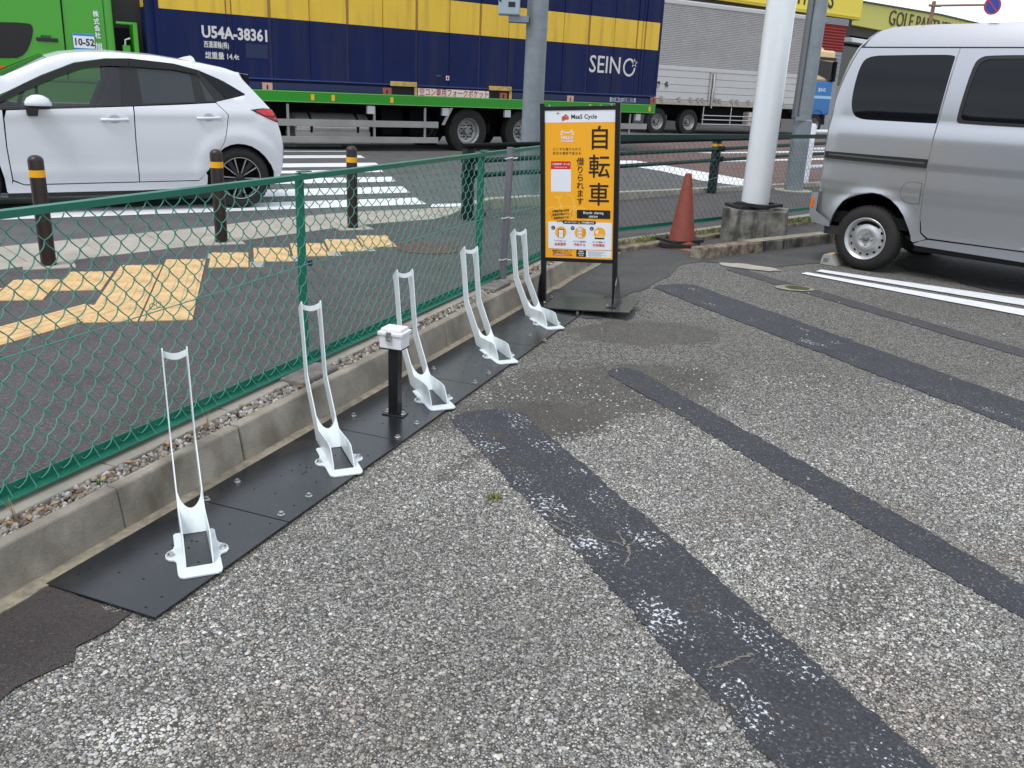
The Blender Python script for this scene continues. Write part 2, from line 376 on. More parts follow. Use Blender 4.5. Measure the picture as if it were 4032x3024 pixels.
# ============================================================ SETTING: ground
def blob(cx_, cy_, rx, ry, n=22, jit=.12, rot=0):
    out = []
    for i in range(n):
        a = 2*PI*i/n; k = 1+random.uniform(-jit, jit); x, y = rx*k*math.cos(a), ry*k*math.sin(a)
        out.append((cx_+x*math.cos(rot)-y*math.sin(rot), cy_+x*math.sin(rot)+y*math.cos(rot)))
    return out
M_lot = aggregate('exposed_aggregate', (.058, .053, .045), (.12, .116, .104), (.70, .685, .635), 138, .005, dirt=(.062, .056, .046), dirtamt=.35, cover=.82,
    spots=[(*(0.457, 4.163), .80, .42, .5, .8), (*(0.164, 3.7), .38, .25, .4, .9), (*(0.844, 5.29), .55, .3, .2, .75), (*(-0.3, 3.67), .30, .16, .9, .7), (*(-0.18, 3.146), .22, .05, 1.1, .6),
           (*(1.08, 2.307), .25, .10, 0.9, .45), (*(0.494, 1.817), .22, .05, 0.7, .6), (*(3.121, 6.478), .9, .3, .1, .35)])
M_asph = aggregate('asphalt', (.058, .057, .056), (.05, .05, .048), (.16, .16, .155), 150, .002, dirt=(.078, .076, .073), dirtamt=.5, cover=.55)
M_asphr = aggregate('brown_asphalt', (.046, .036, .034), (.04, .034, .032), (.13, .115, .11), 170, .003, dirt=(.06, .047, .044), dirtamt=.6, cover=.55)
M_side = aggregate('sidewalk_asphalt', (.070, .063, .064), (.052, .048, .048), (.23, .215, .215), 130, .003, dirt=(.085, .076, .077), dirtamt=.5, cover=.55)
M_road = aggregate('road_asphalt', (.095, .094, .094), (.08, .08, .08), (.16, .16, .16), 110, .002, dirt=(.115, .113, .112), dirtamt=.5, cover=.45)
M_redr = aggregate('red_road', (.14, .078, .072), (.12, .07, .065), (.22, .14, .13), 110, .002, dirt=(.17, .10, .09), dirtamt=.5, cover=.45)

tag(sheet('ground', [(-300, -60), (300, -60), (300, 400), (-300, 400)], -.08, M_asph), kind='structure')
lot_poly = [UW(-7, 2.1), UW(8.25, 2.1), F2(.2, -.1), F2(25, -.1), (45, 5), (45, -18), (-12, -18)]
tag(sheet('parking_lot', lot_poly, 0, M_lot), kind='structure')
tag(sheet('road', [UW(-30, 2.35), UW(8.6, 2.35), F2(0, .03), F2(120, .03), (300, 240), (300, 390), (-300, 390), (-300, -20)], .03, M_road), kind='structure')

# sidewalk with its kerb stones towards the carriageway
sw = [UW(-4, 2.35), UW(8.45, 2.35), F2(0, .03), F2(14, .03), (9.332, 19.943), (5.284, 15.99), (3.644, 14.433), (2.312, 13.196), (1.333, 12.075), (-0.058, 10.753), (-0.388, 10.459), (-0.664, 10.083), (-0.793, 9.554), (-1.255, 9.184), (-1.63, 8.823), (-2.383, 7.77), (-3.675, 6.035), (-4.035, 5.394), UW(-5, 9)]
walk = tag(sheet('sidewalk', sw, .05, M_side), kind='structure')
# flush concrete gutter stones (each a piece)
pairs = [((-4.407, 6.189), (-3.844, 5.627)), ((-4.268, 6.514), (-3.697, 5.937)), ((-4.112, 6.832), (-3.537, 6.197)), ((-3.743, 7.313), (-3.209, 6.645)), ((-3.368, 7.754), (-2.875, 7.073)), ((-2.964, 8.226), (-2.519, 7.484)),
         ((-2.571, 8.88), (-2.143, 8.032)), ((-2.129, 9.39), (-1.763, 8.595)), ((-1.659, 9.841), (-1.356, 9.053)), ((-1.145, 10.21), (-0.908, 9.451)), ((-0.694, 10.522), (-0.668, 10.187))]
for (a, b), (c, d) in zip(pairs[:-1], pairs[1:]):
    g_ = .006; L_ = math.dist(a, c); t = g_/L_
    q = [(a[0]+(c[0]-a[0])*t, a[1]+(c[1]-a[1])*t), (b[0]+(d[0]-b[0])*t, b[1]+(d[1]-b[1])*t), (d[0], d[1]), (c[0], c[1])]
    sheet('gutter_stone', q, .056+random.uniform(-.001, .002), M_conc2, walk, thick=.03)
# raised kerb stones curving up from the crossing and on to the right
ktop = [((-0.788, 9.653), .02), ((-0.673, 9.994), .05), ((-0.533, 10.181), .09), ((-0.362, 10.483), .12), ((-0.048, 10.796), .12), ((0.544, 11.342), .12), ((1.315, 11.983), .11), ((1.67, 12.346), .10), ((2.127, 12.855), .08), ((2.633, 13.388), .07), ((3.149, 13.817), .07), ((3.762, 14.334), .07), ((4.4, 14.813), .07), ((5.1, 15.386), .07), ((6.391, 16.442), .07)]
for (p, h), (q, h2) in zip(ktop[:-1], ktop[1:]):
    d = Vector((q[0]-p[0], q[1]-p[1])); Ln = d.length; d.normalize(); nn = Vector((-d.y, d.x))*.14
    a = Vector(p)+d*.006; b = Vector(q)-d*.006
    mb = MB(); v = [(a.x, a.y, .03), (b.x, b.y, .03), (b.x+nn.x, b.y+nn.y, .03), (a.x+nn.x, a.y+nn.y, .03), (a.x, a.y, .05+h), (b.x, b.y, .05+h2), (b.x+nn.x*.85, b.y+nn.y*.85, .05+h2), (a.x+nn.x*.85, a.y+nn.y*.85, .05+h)]
    mb.add(v, [(4, 5, 6, 7), (0, 1, 5, 4), (1, 2, 6, 5), (2, 3, 7, 6), (3, 0, 4, 7)]); mb.build('kerb_stone', M_conc2, walk, bevel=.008)

# tactile paving, every tile with its own studs or bars
TO, TA = (-2.462, 4.748), 73
tfr = math.radians(TA)
def TT(x, y): return (TO[0]+x*math.sin(tfr)-y*math.cos(tfr), TO[1]+x*math.cos(tfr)+y*math.sin(tfr))
def tile_mesh(kind, w=.290, h=.290):
    mb = MB(); mb.box(0, w, 0, h, 0, .006, .001)
    if kind == 'dots':
        for i in range(5):
            for j in range(max(1, int(round(h/.0588)))):
                x = .03+i*.0585; y = .03+j*.0585
                mb.lathe([(.017, .006), (.012, .011), (0, .0112)], 8, (x, y, 0))
    else:
        for i in range(4):
            x = .035+i*.075; mb.box(x-.015, x+.015, .012, h-.012, .006, .0112, .005)
    return mb
tile_cache = {}
def tile(x, y, kind, az=0, h=.290):
    key = (kind, h)
    if key not in tile_cache:
        o = tile_mesh(kind, .290, h).build('tactile_tile', M_tact, walk); tile_cache[key] = o.data
    else:
        o = bpy.data.objects.new('tactile_tile', tile_cache[key]); link(o, walk)
    o.location = (*TT(x, y), .051); o.rotation_euler = (0, 0, math.radians(90-TA)+az)
for cx_ in (0, .3):
    tile(cx_, 0, 'dots'); tile(cx_, .3, 'dots', h=.15)
    tile(cx_, .46, 'bars'); tile(cx_, .76, 'bars')
tile(0, 1.06, 'dots'); tile(0, 1.36, 'dots'); tile(.3, 1.06, 'bars', h=.2); tile(.3, 1.27, 'dots'); tile(.3, 1.57, 'dots')
for k, (x, y) in enumerate(((.62, 1.54), (.95, 1.75), (1.26, 1.96), (1.57, 2.16), (1.88, 2.36))):
    tile(x, y, 'dots'); tile(x, y+.3, 'dots')
for k in range(4):
    x, y = -.31-.3*k, .84-.245*k; tile(x, y, 'dots'); tile(x, y+.3, 'dots')
ba = math.atan2(-.812, -.584)+PI/2      # branch of guiding bars leaving towards the lower left
for k in range(7):
    p0 = (-.02-.584*.3*k-.03, .50-.812*.3*k-.04)
    ca, sa = math.cos(ba+PI), math.sin(ba+PI)
    # tile corner so that the row runs down-left with bars along it
    tile(p0[0]-.584*.3, p0[1]-.812*.3, 'bars', az=math.atan2(.812, .584)-PI/2)
# pale mortar offcuts beside the stepped tiles
for (x, y) in ((.92, 1.55), (1.24, 1.77), (1.55, 1.98), (1.86, 2.18), (.6, 1.92)):
    sheet('mortar_fillet', [TT(x, y-.02), TT(x+.1, y-.02), TT(x+.1, y+.2), TT(x, y+.2)], .0535, M_conc2, walk)
# manhole cover in the sidewalk
mh = tag(MB().cyl(.30, .051, .056, 40, (*(-0.801, 7.671), 0)).build('manhole_cover', mat('rusty_iron', (.10, .055, .045), .8, var=.4, vscale=25, bump=1, bscale=60), None, smooth=30), 'round rusty brown manhole cover in the sidewalk behind the green fence', 'manhole cover')

# road markings
def mark(poly, z=.0345, m=None, name='road_marking', jag=.004):
    o = sheet(name, poly, z, m or M_white, edge=.25, jag=jag); return tag(o, kind='structure')
s_ = .976
for k, (v0, v1, u1, u2, lab) in enumerate(((9.80, 10.42, 5.30, 5.47, ''), (10.95, 11.66, 5.66, 5.90, ''), (12.28, 12.95, 6.1, 6.36, ''), (13.68, 14.1, 6.56, 6.72, ''), (14.65, 15.35, 7.0, 7.2, ''), (16.38, 17.0, 7.46, 7.64, ''), (17.9, 18.5, 7.9, 8.1, ''), (19.2, 19.8, 8.2, 8.4, ''), (20.6, 21.2, 8.5, 8.7, ''))):
    mark([RD(u1*s_, v0*s_), RD(u2*s_, v1*s_), RD(-9.5, v1*s_), RD(-9.5, v0*s_)])
mark([(-1.084, 10.547), (-1.088, 10.838), (-0.715, 11.053), (-0.695, 10.76)])
tag(sheet('red_pavement', [(2.485, 23.47), (3.138, 24.794), (3.487, 27.976), (6.319, 31.796), (17.01, 43.412), (7.319, 17.776), (5.441, 16.415), (4.452, 15.591), (4.129, 16.363), (3.665, 17.466), (2.949, 18.936), (2.735, 19.473), (2.519, 19.926), (2.102, 19.678)], .0325, M_redr), kind='structure')
mark([(1.954, 18.643), (2.053, 19.652), (2.519, 19.93), (2.752, 19.513), (2.509, 18.931)], .0365)
mark([(2.325, 18.103), (2.521, 18.515), (2.958, 18.996), (3.669, 17.491), (4.145, 16.35), (4.445, 15.568), (4.563, 15.345), (3.784, 15.005), (3.16, 15.776), (2.906, 16.802), (2.722, 17.411)], .0365)
mark([(5.353, 30.939), (7.877, 33.078), (7.722, 32.333), (5.26, 30.285)], .0365, jag=0)
mark([(4.63, 23.935), (10.896, 29.321), (10.558, 28.392), (5.066, 23.906)], .0365, jag=0)
mark([(4.644, 21.133), (9.394, 25.191), (9.125, 24.45), (4.624, 20.811)], .0365, jag=0)
mark([(4.037, 15.387), (5.56, 16.431), (5.497, 16.235), (4.019, 15.175)], .0385, jag=0)

# ---- things lying on the lot surface
def lot_sheet(name, poly, z, m, edge=.06, jag=.012):
    return tag(sheet(name, poly, z, m, edge=edge, jag=jag), kind='structure')
# dark brown asphalt at the lower left
lot_sheet('brown_asphalt_patch', [UW(-3.5, 2.06), UW(1.45, 2.06), UW(1.56, 2.0), (-1.027, 2.03), (-1.041, 1.964), (-1.088, 1.887), (-1.084, 1.837), (-1.133, 1.767), (-1.177, 1.683), (-1.241, 1.597), (-1.339, 1.451), UW(-3.5, .8)], .0055, M_asphr)
# grey asphalt between the sign, the fence and the long kerb
gp_poly = [UW(1.57, 2.06), UW(8.15, 2.06), F2(.1, -.14), F2(6.4, -.14), (3.66, 9.881), (2.992, 8.194), (2.739, 8.038), (2.458, 7.879), (2.208, 7.673), (2.037, 7.577), (1.876, 7.86), (1.673, 7.883), (1.468, 7.701), (1.391, 7.51), (1.265, 7.13), (1.151, 6.929), (1.008, 6.616), (0.832, 6.362), (0.576, 5.59), (0.458, 5.568), UW(5.5, 1.68), UW(4, 1.72), UW(1.57, 1.72)]
lot_sheet('asphalt_strip', gp_poly, .004, M_asph)
lot_sheet('dark_asphalt_patch', [(3.622, 8.292), (4.492, 9.406), (5.289, 8.791), (4.408, 6.971), (3.957, 7.071), (3.795, 7.672), (3.594, 7.943)], .008, mat('dark_asphalt', (.035, .034, .035), .85, var=.4, vscale=12, bump=.6, bscale=120), edge=.12, jag=.03)  # darker asphalt sheet below the parked van

# sealed-over parking lines: dark bitumen paint with crumbs of the old white lines
def band_mat(name, col, rows, amount, seed):
    m = bpy.data.materials.new(name); m.use_nodes = True; n = m.node_tree; b = n.nodes['Principled BSDF']; l = n.links.new; N = n.nodes.new
    t = N('ShaderNodeTexCoord'); sp = N('ShaderNodeSeparateXYZ'); l(t.outputs['Object'], sp.inputs[0])
    a = N('ShaderNodeTexNoise'); a.inputs['Scale'].default_value = 5; a.inputs['Detail'].default_value = 10; a.inputs['Roughness'].default_value = .7; l(t.outputs['Object'], a.inputs['Vector'])
    r = N('ShaderNodeValToRGB'); e = r.color_ramp.elements; e[0].position = .36; e[1].position = .56
    e[0].color = (*[c*.72 for c in col], 1); e[1].color = (*col, 1); k = e.new(.62); k.color = (.055, .046, .035, 1); k3 = e.new(.59); k3.color = (*[c*.8 for c in col], 1); l(a.outputs[0], r.inputs[0])
    # crumbs
    f = N('ShaderNodeTexNoise'); f.inputs['Scale'].default_value = 66; f.inputs['Detail'].default_value = 5; f.inputs['Roughness'].default_value = .68; l(t.outputs['Object'], f.inputs['Vector'])
    c = N('ShaderNodeTexNoise'); c.inputs['Scale'].default_value = 4.2; c.inputs['Detail'].default_value = 3; c.noise_dimensions = '4D'; c.inputs['W'].default_value = seed; l(t.outputs['Object'], c.inputs['Vector'])
    cm = N('ShaderNodeMapRange'); cm.inputs[1].default_value = .38; cm.inputs[2].default_value = .72; cm.inputs[3].default_value = -.085; cm.inputs[4].default_value = .085; l(c.outputs[0], cm.inputs[0])
    s = N('ShaderNodeMath'); s.operation = 'ADD'; l(f.outputs[0], s.inputs[0]); l(cm.outputs[0], s.inputs[1])
    mask = None
    for (y0, hw) in rows:
        d = N('ShaderNodeMath'); d.operation = 'SUBTRACT'; l(sp.outputs[1], d.inputs[0]); d.inputs[1].default_value = y0
        ab_ = N('ShaderNodeMath'); ab_.operation = 'ABSOLUTE'; l(d.outputs[0], ab_.inputs[0])
        mr = N('ShaderNodeMapRange'); mr.inputs[1].default_value = hw*.5; mr.inputs[2].default_value = hw; mr.inputs[3].default_value = 0; mr.inputs[4].default_value = -.16; l(ab_.outputs[0], mr.inputs[0])
        if mask is None: mask = mr.outputs[0]
        else:
            mxx = N('ShaderNodeMath'); mxx.operation = 'MAXIMUM'; l(mask, mxx.inputs[0]); l(mr.outputs[0], mxx.inputs[1]); mask = mxx.outputs[0]
    s2 = N('ShaderNodeMath'); s2.operation = 'ADD'; l(s.outputs[0], s2.inputs[0]); l(mask, s2.inputs[1])
    th = N('ShaderNodeMapRange'); th.inputs[1].default_value = .655-amount; th.inputs[2].default_value = .675-amount; l(s2.outputs[0], th.inputs[0])
    mx = N('ShaderNodeMix'); mx.data_type = 'RGBA'; l(th.outputs[0], mx.inputs[0]); l(r.outputs[0], mx.inputs[6]); mx.inputs[7].default_value = (.72, .74, .77, 1)
    # coarse tone changes of the worn film
    q1 = N('ShaderNodeTexNoise'); q1.inputs['Scale'].default_value = 95; q1.inputs['Detail'].default_value = 4; q1.inputs['Roughness'].default_value = .7; l(t.outputs['Object'], q1.inputs['Vector'])
    q2 = N('ShaderNodeMapRange'); q2.inputs[1].default_value = .35; q2.inputs[2].default_value = .65; q2.inputs[3].default_value = .55; q2.inputs[4].default_value = 1.4; l(q1.outputs[0], q2.inputs[0])
    q3 = N('ShaderNodeVectorMath'); q3.operation = 'SCALE'; l(r.outputs[0], q3.inputs[0]); l(q2.outputs[0], q3.inputs['Scale']); l(q3.outputs[0], mx.inputs[6])
    # fine grit
    g = N('ShaderNodeTexVoronoi'); g.inputs['Scale'].default_value = 160; l(t.outputs['Object'], g.inputs['Vector'])
    gs = N('ShaderNodeSeparateColor'); l(g.outputs['Color'], gs.inputs[0]); gr = N('ShaderNodeMapRange'); gr.inputs[1].default_value = .90; gr.inputs[2].default_value = 1; gr.inputs[4].default_value = .7; l(gs.outputs[0], gr.inputs[0])
    mg = N('ShaderNodeMix'); mg.data_type = 'RGBA'; l(gr.outputs[0], mg.inputs[0]); l(mx.outputs[2], mg.inputs[6]); mg.inputs[7].default_value = (.22, .21, .2, 1)
    l(mg.outputs[2], b.inputs['Base Color']); b.inputs['Roughness'].default_value = .7
    hb = N('ShaderNodeMath'); hb.operation = 'MULTIPLY_ADD'; l(th.outputs[0], hb.inputs[0]); hb.inputs[1].default_value = .5; rg = N('ShaderNodeTexNoise'); rg.inputs['Scale'].default_value = 38; rg.inputs['Detail'].default_value = 8; rg.inputs['Roughness'].default_value = .75; l(t.outputs['Object'], rg.inputs['Vector']); r2 = N('ShaderNodeMath'); r2.operation = 'MULTIPLY_ADD'; l(rg.outputs[0], r2.inputs[0]); r2.inputs[1].default_value = 2.6; l(g.outputs['Distance'], r2.inputs[2]); l(r2.outputs[0], hb.inputs[2])
    bp = N('ShaderNodeBump'); bp.inputs['Strength'].default_value = .7; bp.inputs['Distance'].default_value = .005; l(hb.outputs[0], bp.inputs['Height']); l(bp.outputs[0], b.inputs['Normal'])
    return m
def band(loc, az, length, width, m, z=.0042, ends=.1, wob=.009):
    """strip along +X of its own frame, with ragged edges; returns world polygon"""
    a = math.radians(az); n = int(length/.022); rs = random.Random(int(length*1000)); pts = []
    w1 = 0; w2 = 0; lo = []; hi = []
    for i in range(n+1):
        w1 = w1*.93+rs.uniform(-wob, wob)*.32; w2 = w2*.93+rs.uniform(-wob, wob)*.32; x = length*i/n
        sq = min(1, min(x+.02, length-x+.02)/ends)**.5
        lo.append((x, -width/2*sq+w1+rs.uniform(-.007, .007))); hi.append((x, width/2*sq+w2+rs.uniform(-.007, .007)))
    o = sheet('sealed_line', lo+hi[::-1], 0, m, thick=.0015); o.location = (*loc, z); o.rotation_euler = (0, 0, PI/2-a); o['kind'] = 'structure'
    return [(loc[0]+x*math.sin(a)-y*math.cos(a), loc[1]+x*math.cos(a)+y*math.sin(a)) for x, y in [(a_, b_+.012) for a_, b_ in lo]+[(a_, b_-.012) for a_, b_ in hi[::-1]]]
excl = []
BB = (.043, .046, .054)
def BS(a, c, s): a = math.radians(a); return (-math.cos(a)*c+math.sin(a)*s, math.sin(a)*c+math.cos(a)*s)
b1 = band(BS(156.2, 1.393, -3.50), 156.2, 4.2, .355, band_mat('bitumen_paint_flaked', BB, ((-.115, .10), (.105, .095)), .066, 1))
b2 = band(BS(154.8, 2.435, -3.84), 154.8, 3.6, .188, band_mat('bitumen_paint_worn', BB, ((.0, .02),), -.09, 2))
b3 = band(BS(154.5, 4.03, -5.62), 154.5, 5.2, .41, band_mat('bitumen_paint_streaked', BB, ((-.10, .07), (.07, .06)), .03, 3))
b4 = band(BS(152, 5.25, -5.86), 152.0, 5.2, .18, band_mat('bitumen_paint_grey', (.062, .063, .066), ((.3, .01),), -.1, 4), wob=.01)
excl += [b1, b2, b3, b4]
# cracks across the widest sealed line, filled with grit
M_grit = mat('sandy_grit', (.19, .175, .14), 1, var=.5, vscale=60, bump=1, bscale=200)
for pts in ([(0.141, 2.692), (0.217, 2.594), (0.31, 2.594), (0.392, 2.554), (0.481, 2.588), (0.545, 2.648)], [(0.386, 2.649), (0.403, 2.555), (0.412, 2.496), (0.375, 2.392)],
            [(0.536, 1.912), (0.59, 1.935), (0.647, 1.969), (0.685, 1.998)], [(0.127, 2.796), (0.214, 2.706), (0.325, 2.579)]):
    mb = MB(); P = []
    for i in range(len(pts)-1):
        for k in range(6): t = k/6; P.append((pts[i][0]*(1-t)+pts[i+1][0]*t+random.uniform(-.006, .006), pts[i][1]*(1-t)+pts[i+1][1]*t+random.uniform(-.006, .006)))
    v = []; f = []
    for i, p in enumerate(P):
        d = Vector(P[min(i+1, len(P)-1)])-Vector(P[max(i-1, 0)]); d.normalize(); h = random.uniform(.001, .0065)
        v += [(p[0]-d.y*h, p[1]+d.x*h, .0058), (p[0]+d.y*h, p[1]-d.x*h, .0058)]
        if i: k = 2*i; f.append((k-2, k-1, k+1, k))
    mb.add(v, f); tag(mb.build('crack_filling', M_grit), kind='structure')
# parking lines by the van
tag(sheet('parking_line', [(2.48, 7.504), (2.55, 7.582), (4.124, 6.26), (3.979, 6.019)], .0085, M_white, edge=.1, jag=.003), kind='structure')
tag(sheet('parking_line', [(2.655, 7.645), (2.734, 7.743), (4.365, 6.661), (4.203, 6.391)], .0085, M_white, edge=.1, jag=.003), kind='structure')
# round drain hole grown over with moss, and a pale ring beside the kerb
M_moss = mat('moss', (.055, .075, .018), .95, var=.5, vscale=60, bump=1, bscale=120)
tag(sheet('mossy_patch', blob(*(2.259, 6.878), .10, .075), .0105, M_moss), 'green mossy round patch at the broken end of a dark painted strip', 'moss')
tag(sheet('concrete_ring', blob(*(2.231, 6.873), .155, .11, jit=.08), .0085, M_strip), kind='structure')
tag(sheet('concrete_ring', blob(*(2.076, 7.717), .28, .12, rot=-.4), .0075, M_conc2), kind='structure')

# near field: the stones of the worn surface as real geometry
def stones():
    sp = .0089; xs = np.arange(-2.2, 3.4, sp); ys = np.arange(1.25, 4.6, sp*.87); X, Y = np.meshgrid(xs, ys); X[::2] += sp/2
    X = X.ravel()+RNG.uniform(-.0034, .0034, X.size); Y = Y.ravel()+RNG.uniform(-.0034, .0034, Y.size)
    keep = (np.abs(X) < .62*Y+.25+RNG.uniform(0, 1, X.size)**.6*.9)
    U_ = X*UV[0]+Y*UV[1]; W_ = X*WV[0]+Y*WV[1]
    keep &= ~((W_ > 1.585) & (U_ > 1.53)) & (W_ < 2.1)
    keep &= RNG.uniform(0, 1, X.size) < np.clip((4.7-Y)/1.3, 0, 1)*.86
    X, Y = X[keep], Y[keep]
    polys = excl+[[UW(-3.5, 2.06), UW(1.45, 2.06), UW(1.56, 2.0), (-1.027, 2.03), (-1.041, 1.964), (-1.088, 1.887), (-1.084, 1.837), (-1.133, 1.767), (-1.177, 1.683), (-1.241, 1.597), (-1.339, 1.451), UW(-3.5, .8)]]
    def inside(poly, px_, py_):
        c = np.zeros(px_.size, bool); j = len(poly)-1
        for i in range(len(poly)):
            xi, yi = poly[i]; xj, yj = poly[j]
            if yi != yj: c ^= ((yi > py_) != (yj > py_)) & (px_ < (xj-xi)*(py_-yi)/(yj-yi)+xi)
            j = i
        return c
    for p in polys:
        k = ~inside(p, X, Y); X, Y = X[k], Y[k]
    # thin out where the surface is worn to the binder
    for (cx_, cy_, rx, ry, rot, amt) in ((*(0.457, 4.163), .80, .42, .5, .8), (*(0.164, 3.7), .38, .25, .4, .9), (*(-0.3, 3.67), .30, .16, .9, .7), (*(-0.18, 3.146), .22, .05, 1.1, .6), (*(0.494, 1.817), .22, .05, 0.7, .6), (*(1.08, 2.307), .25, .10, 0.9, .45)):
        dx, dy = X-cx_, Y-cy_; a = dx*math.cos(rot)+dy*math.sin(rot); b = -dx*math.sin(rot)+dy*math.cos(rot)
        d = np.sqrt((a/rx)**2+(b/ry)**2); pr = np.clip((1.15-d)/.4, 0, 1)*amt; k = RNG.uniform(0, 1, X.size) > pr; X, Y = X[k], Y[k]
    n = X.size; rad = RNG.gamma(6, .00063, n).clip(.0018, .0082); ang = RNG.uniform(0, 2*PI, n); el = RNG.uniform(.6, 1.0, n)
    hgt = rad*RNG.uniform(.18, .45, n); K = 6
    th = np.arange(K)/K*2*PI; jr = RNG.uniform(.72, 1.2, (n, K)); jr2 = RNG.uniform(.45, .8, (n, K))
    V = np.zeros((n, 2*K, 3), np.float32)
    for ring, (s, jj) in enumerate(((1, jr), (1, jr*jr2))):
        ex = np.cos(th)[None]*rad[:, None]*jj; ey = np.sin(th)[None]*rad[:, None]*jj*el[:, None]
        V[:, ring*K:(ring+1)*K, 0] = X[:, None]+ex*np.cos(ang)[:, None]-ey*np.sin(ang)[:, None]
        V[:, ring*K:(ring+1)*K, 1] = Y[:, None]+ex*np.sin(ang)[:, None]+ey*np.cos(ang)[:, None]
    tilt = RNG.uniform(-.25, .25, (n, 2))
    V[:, :K, 2] = .0002
    V[:, K:, 2] = .0002+hgt[:, None]+ (np.cos(th)[None]*tilt[:, :1]+np.sin(th)[None]*tilt[:, 1:])*rad[:, None]*.5
    V[:, K:, 2] = np.maximum(V[:, K:, 2], .0008)
    side = np.array([[i, (i+1) % K, K+(i+1) % K, K+i] for i in range(K)]); base = (np.arange(n)*2*K)[:, None, None]
    quads = (side[None]+base).reshape(-1, 4); hexa = (np.arange(K, 2*K)[None]+np.arange(n)[:, None]*2*K)
    loops = np.concatenate([quads.ravel(), hexa.ravel()]).astype(np.int32)
    tot = np.concatenate([np.full(len(quads), 4), np.full(n, K)]).astype(np.int32); st = np.concatenate([[0], np.cumsum(tot)[:-1]]).astype(np.int32)
    me = bpy.data.meshes.new('aggregate_stones'); me.vertices.add(n*2*K); me.vertices.foreach_set('co', V.ravel())
    me.loops.add(len(loops)); me.loops.foreach_set('vertex_index', loops); me.polygons.add(len(tot)); me.polygons.foreach_set('loop_start', st); me.polygons.foreach_set('loop_total', tot)
    me.update(calc_edges=True); me.validate()
    g = RNG.beta(1.4, 2.0, n)*.50+.085; g[RNG.uniform(0, 1, n) > .90] += .16
    lowf = 1+.10*np.sin(X*3.1+1.3*np.sin(Y*2.3))+.08*np.sin(Y*4.7+X*2.9+1)+.06*np.sin(X*9.1-Y*7.3)
    g = g*lowf
    def near(px_, py_, rx, ry, rot): dx, dy = X-px_, Y-py_; a = dx*math.cos(rot)+dy*math.sin(rot); b = -dx*math.sin(rot)+dy*math.cos(rot); return np.exp(-((a/rx)**2+(b/ry)**2)**1.5)
    scuff = near(*(-0.799, 1.592), .13, .085, .2)*(RNG.uniform(0, 1, n) > .25); g = g+(.62-g)*np.clip(scuff*1.1, 0, 1)
    wv = RNG.uniform(-1, 1, n); c = np.ones((n, 4)); c[:, 0] = g*(1+.04*wv+.02); c[:, 1] = g*(1+.0*wv); c[:, 2] = g*(1-.07*wv-.08)
    rr = RNG.uniform(0, 1, n) > .988; c[rr, 0] = g[rr]*1.15; c[rr, 1] = g[rr]*.95; c[rr, 2] = g[rr]*.78
    rust = np.zeros(n)
    for sp_ in ((*(0.88, 3.153), .05, .16, .5), (*(0.867, 2.834), .16, .05, .2), (*(1.527, 2.628), .35, .06, -.2), (*(-0.963, 2.045), .10, .03, .6), (*(-0.403, 1.656), .3, .2, .2), (*(1.049, 1.753), .25, .3, .3), (*(1.329, 2.994), .2, .06, -.4)): rust = np.maximum(rust, near(*sp_))
    rust = np.clip(rust*RNG.uniform(.2, 1, n), 0, .8); c[:, 0] *= 1-.10*rust; c[:, 1] *= 1-.24*rust; c[:, 2] *= 1-.28*rust
    at = me.color_attributes.new('tint', 'FLOAT_COLOR', 'POINT'); at.data.foreach_set('color', np.repeat(c, 2*K, 0).astype(np.float32).ravel())
    m = bpy.data.materials.new('stone_pieces'); m.use_nodes = True; nn = m.node_tree; b = nn.nodes['Principled BSDF']; b.inputs['Roughness'].default_value = .75
    a = nn.nodes.new('ShaderNodeAttribute'); a.attribute_name = 'tint'
    z = nn.nodes.new('ShaderNodeTexNoise'); z.inputs['Scale'].default_value = 260; t = nn.nodes.new('ShaderNodeTexCoord'); nn.links.new(t.outputs['Object'], z.inputs['Vector'])
    mr = nn.nodes.new('ShaderNodeMapRange'); mr.inputs[1].default_value = .3; mr.inputs[2].default_value = .7; mr.inputs[3].default_value = .78; mr.inputs[4].default_value = 1.15; nn.links.new(z.outputs[0], mr.inputs[0])
    vm = nn.nodes.new('ShaderNodeVectorMath'); vm.operation = 'SCALE'; nn.links.new(a.outputs['Color'], vm.inputs[0]); nn.links.new(mr.outputs[0], vm.inputs['Scale']); nn.links.new(vm.outputs[0], b.inputs['Base Color'])
    me.materials.append(m); o = bpy.data.objects.new('aggregate_stones', me); link(o); o['kind'] = 'stuff'; return n
stones()

def pebbles(name, pts, rmin, rmax, cols, zf, kind='stuff', parent=None, flat=.6):
    """loose stones: each a squashed faceted lump"""
    mb = MB(); mats = cols
    for (x, y) in pts:
        r = random.uniform(rmin, rmax); mb.mi = random.randrange(len(mats)); a0 = random.uniform(0, 6); ex = random.uniform(.6, 1.1); z = zf(x, y)
        v = []; 
        for (k, hh) in ((1, .15), (.95, .6), (.5, 1)):
            for i in range(6):
                a = a0+i*PI/3; rr = r*k*random.uniform(.8, 1.15); v.append((x+math.cos(a)*rr*ex, y+math.sin(a)*rr, z+r*flat*2*(hh-.3)+random.uniform(-.1, .1)*r))
        f = []
        for j in (0, 6):
            for i in range(6): f.append((j+i, j+(i+1) % 6, j+6+(i+1) % 6, j+6+i))
        f.append(tuple(range(12, 18))); mb.add(v, f)
    o = mb.build(name, mats, parent)
    if kind: o['kind'] = kind
    return o
PEB = [mat('pebble_%s' % n, c, .8, var=.2, vscale=80) for n, c in (('grey', (.30, .29, .27)), ('tan', (.34, .30, .24)), ('dark', (.13, .12, .11)), ('pale', (.52, .50, .46)), ('brown', (.19, .15, .11)), ('straw', (.38, .34, .27)))]
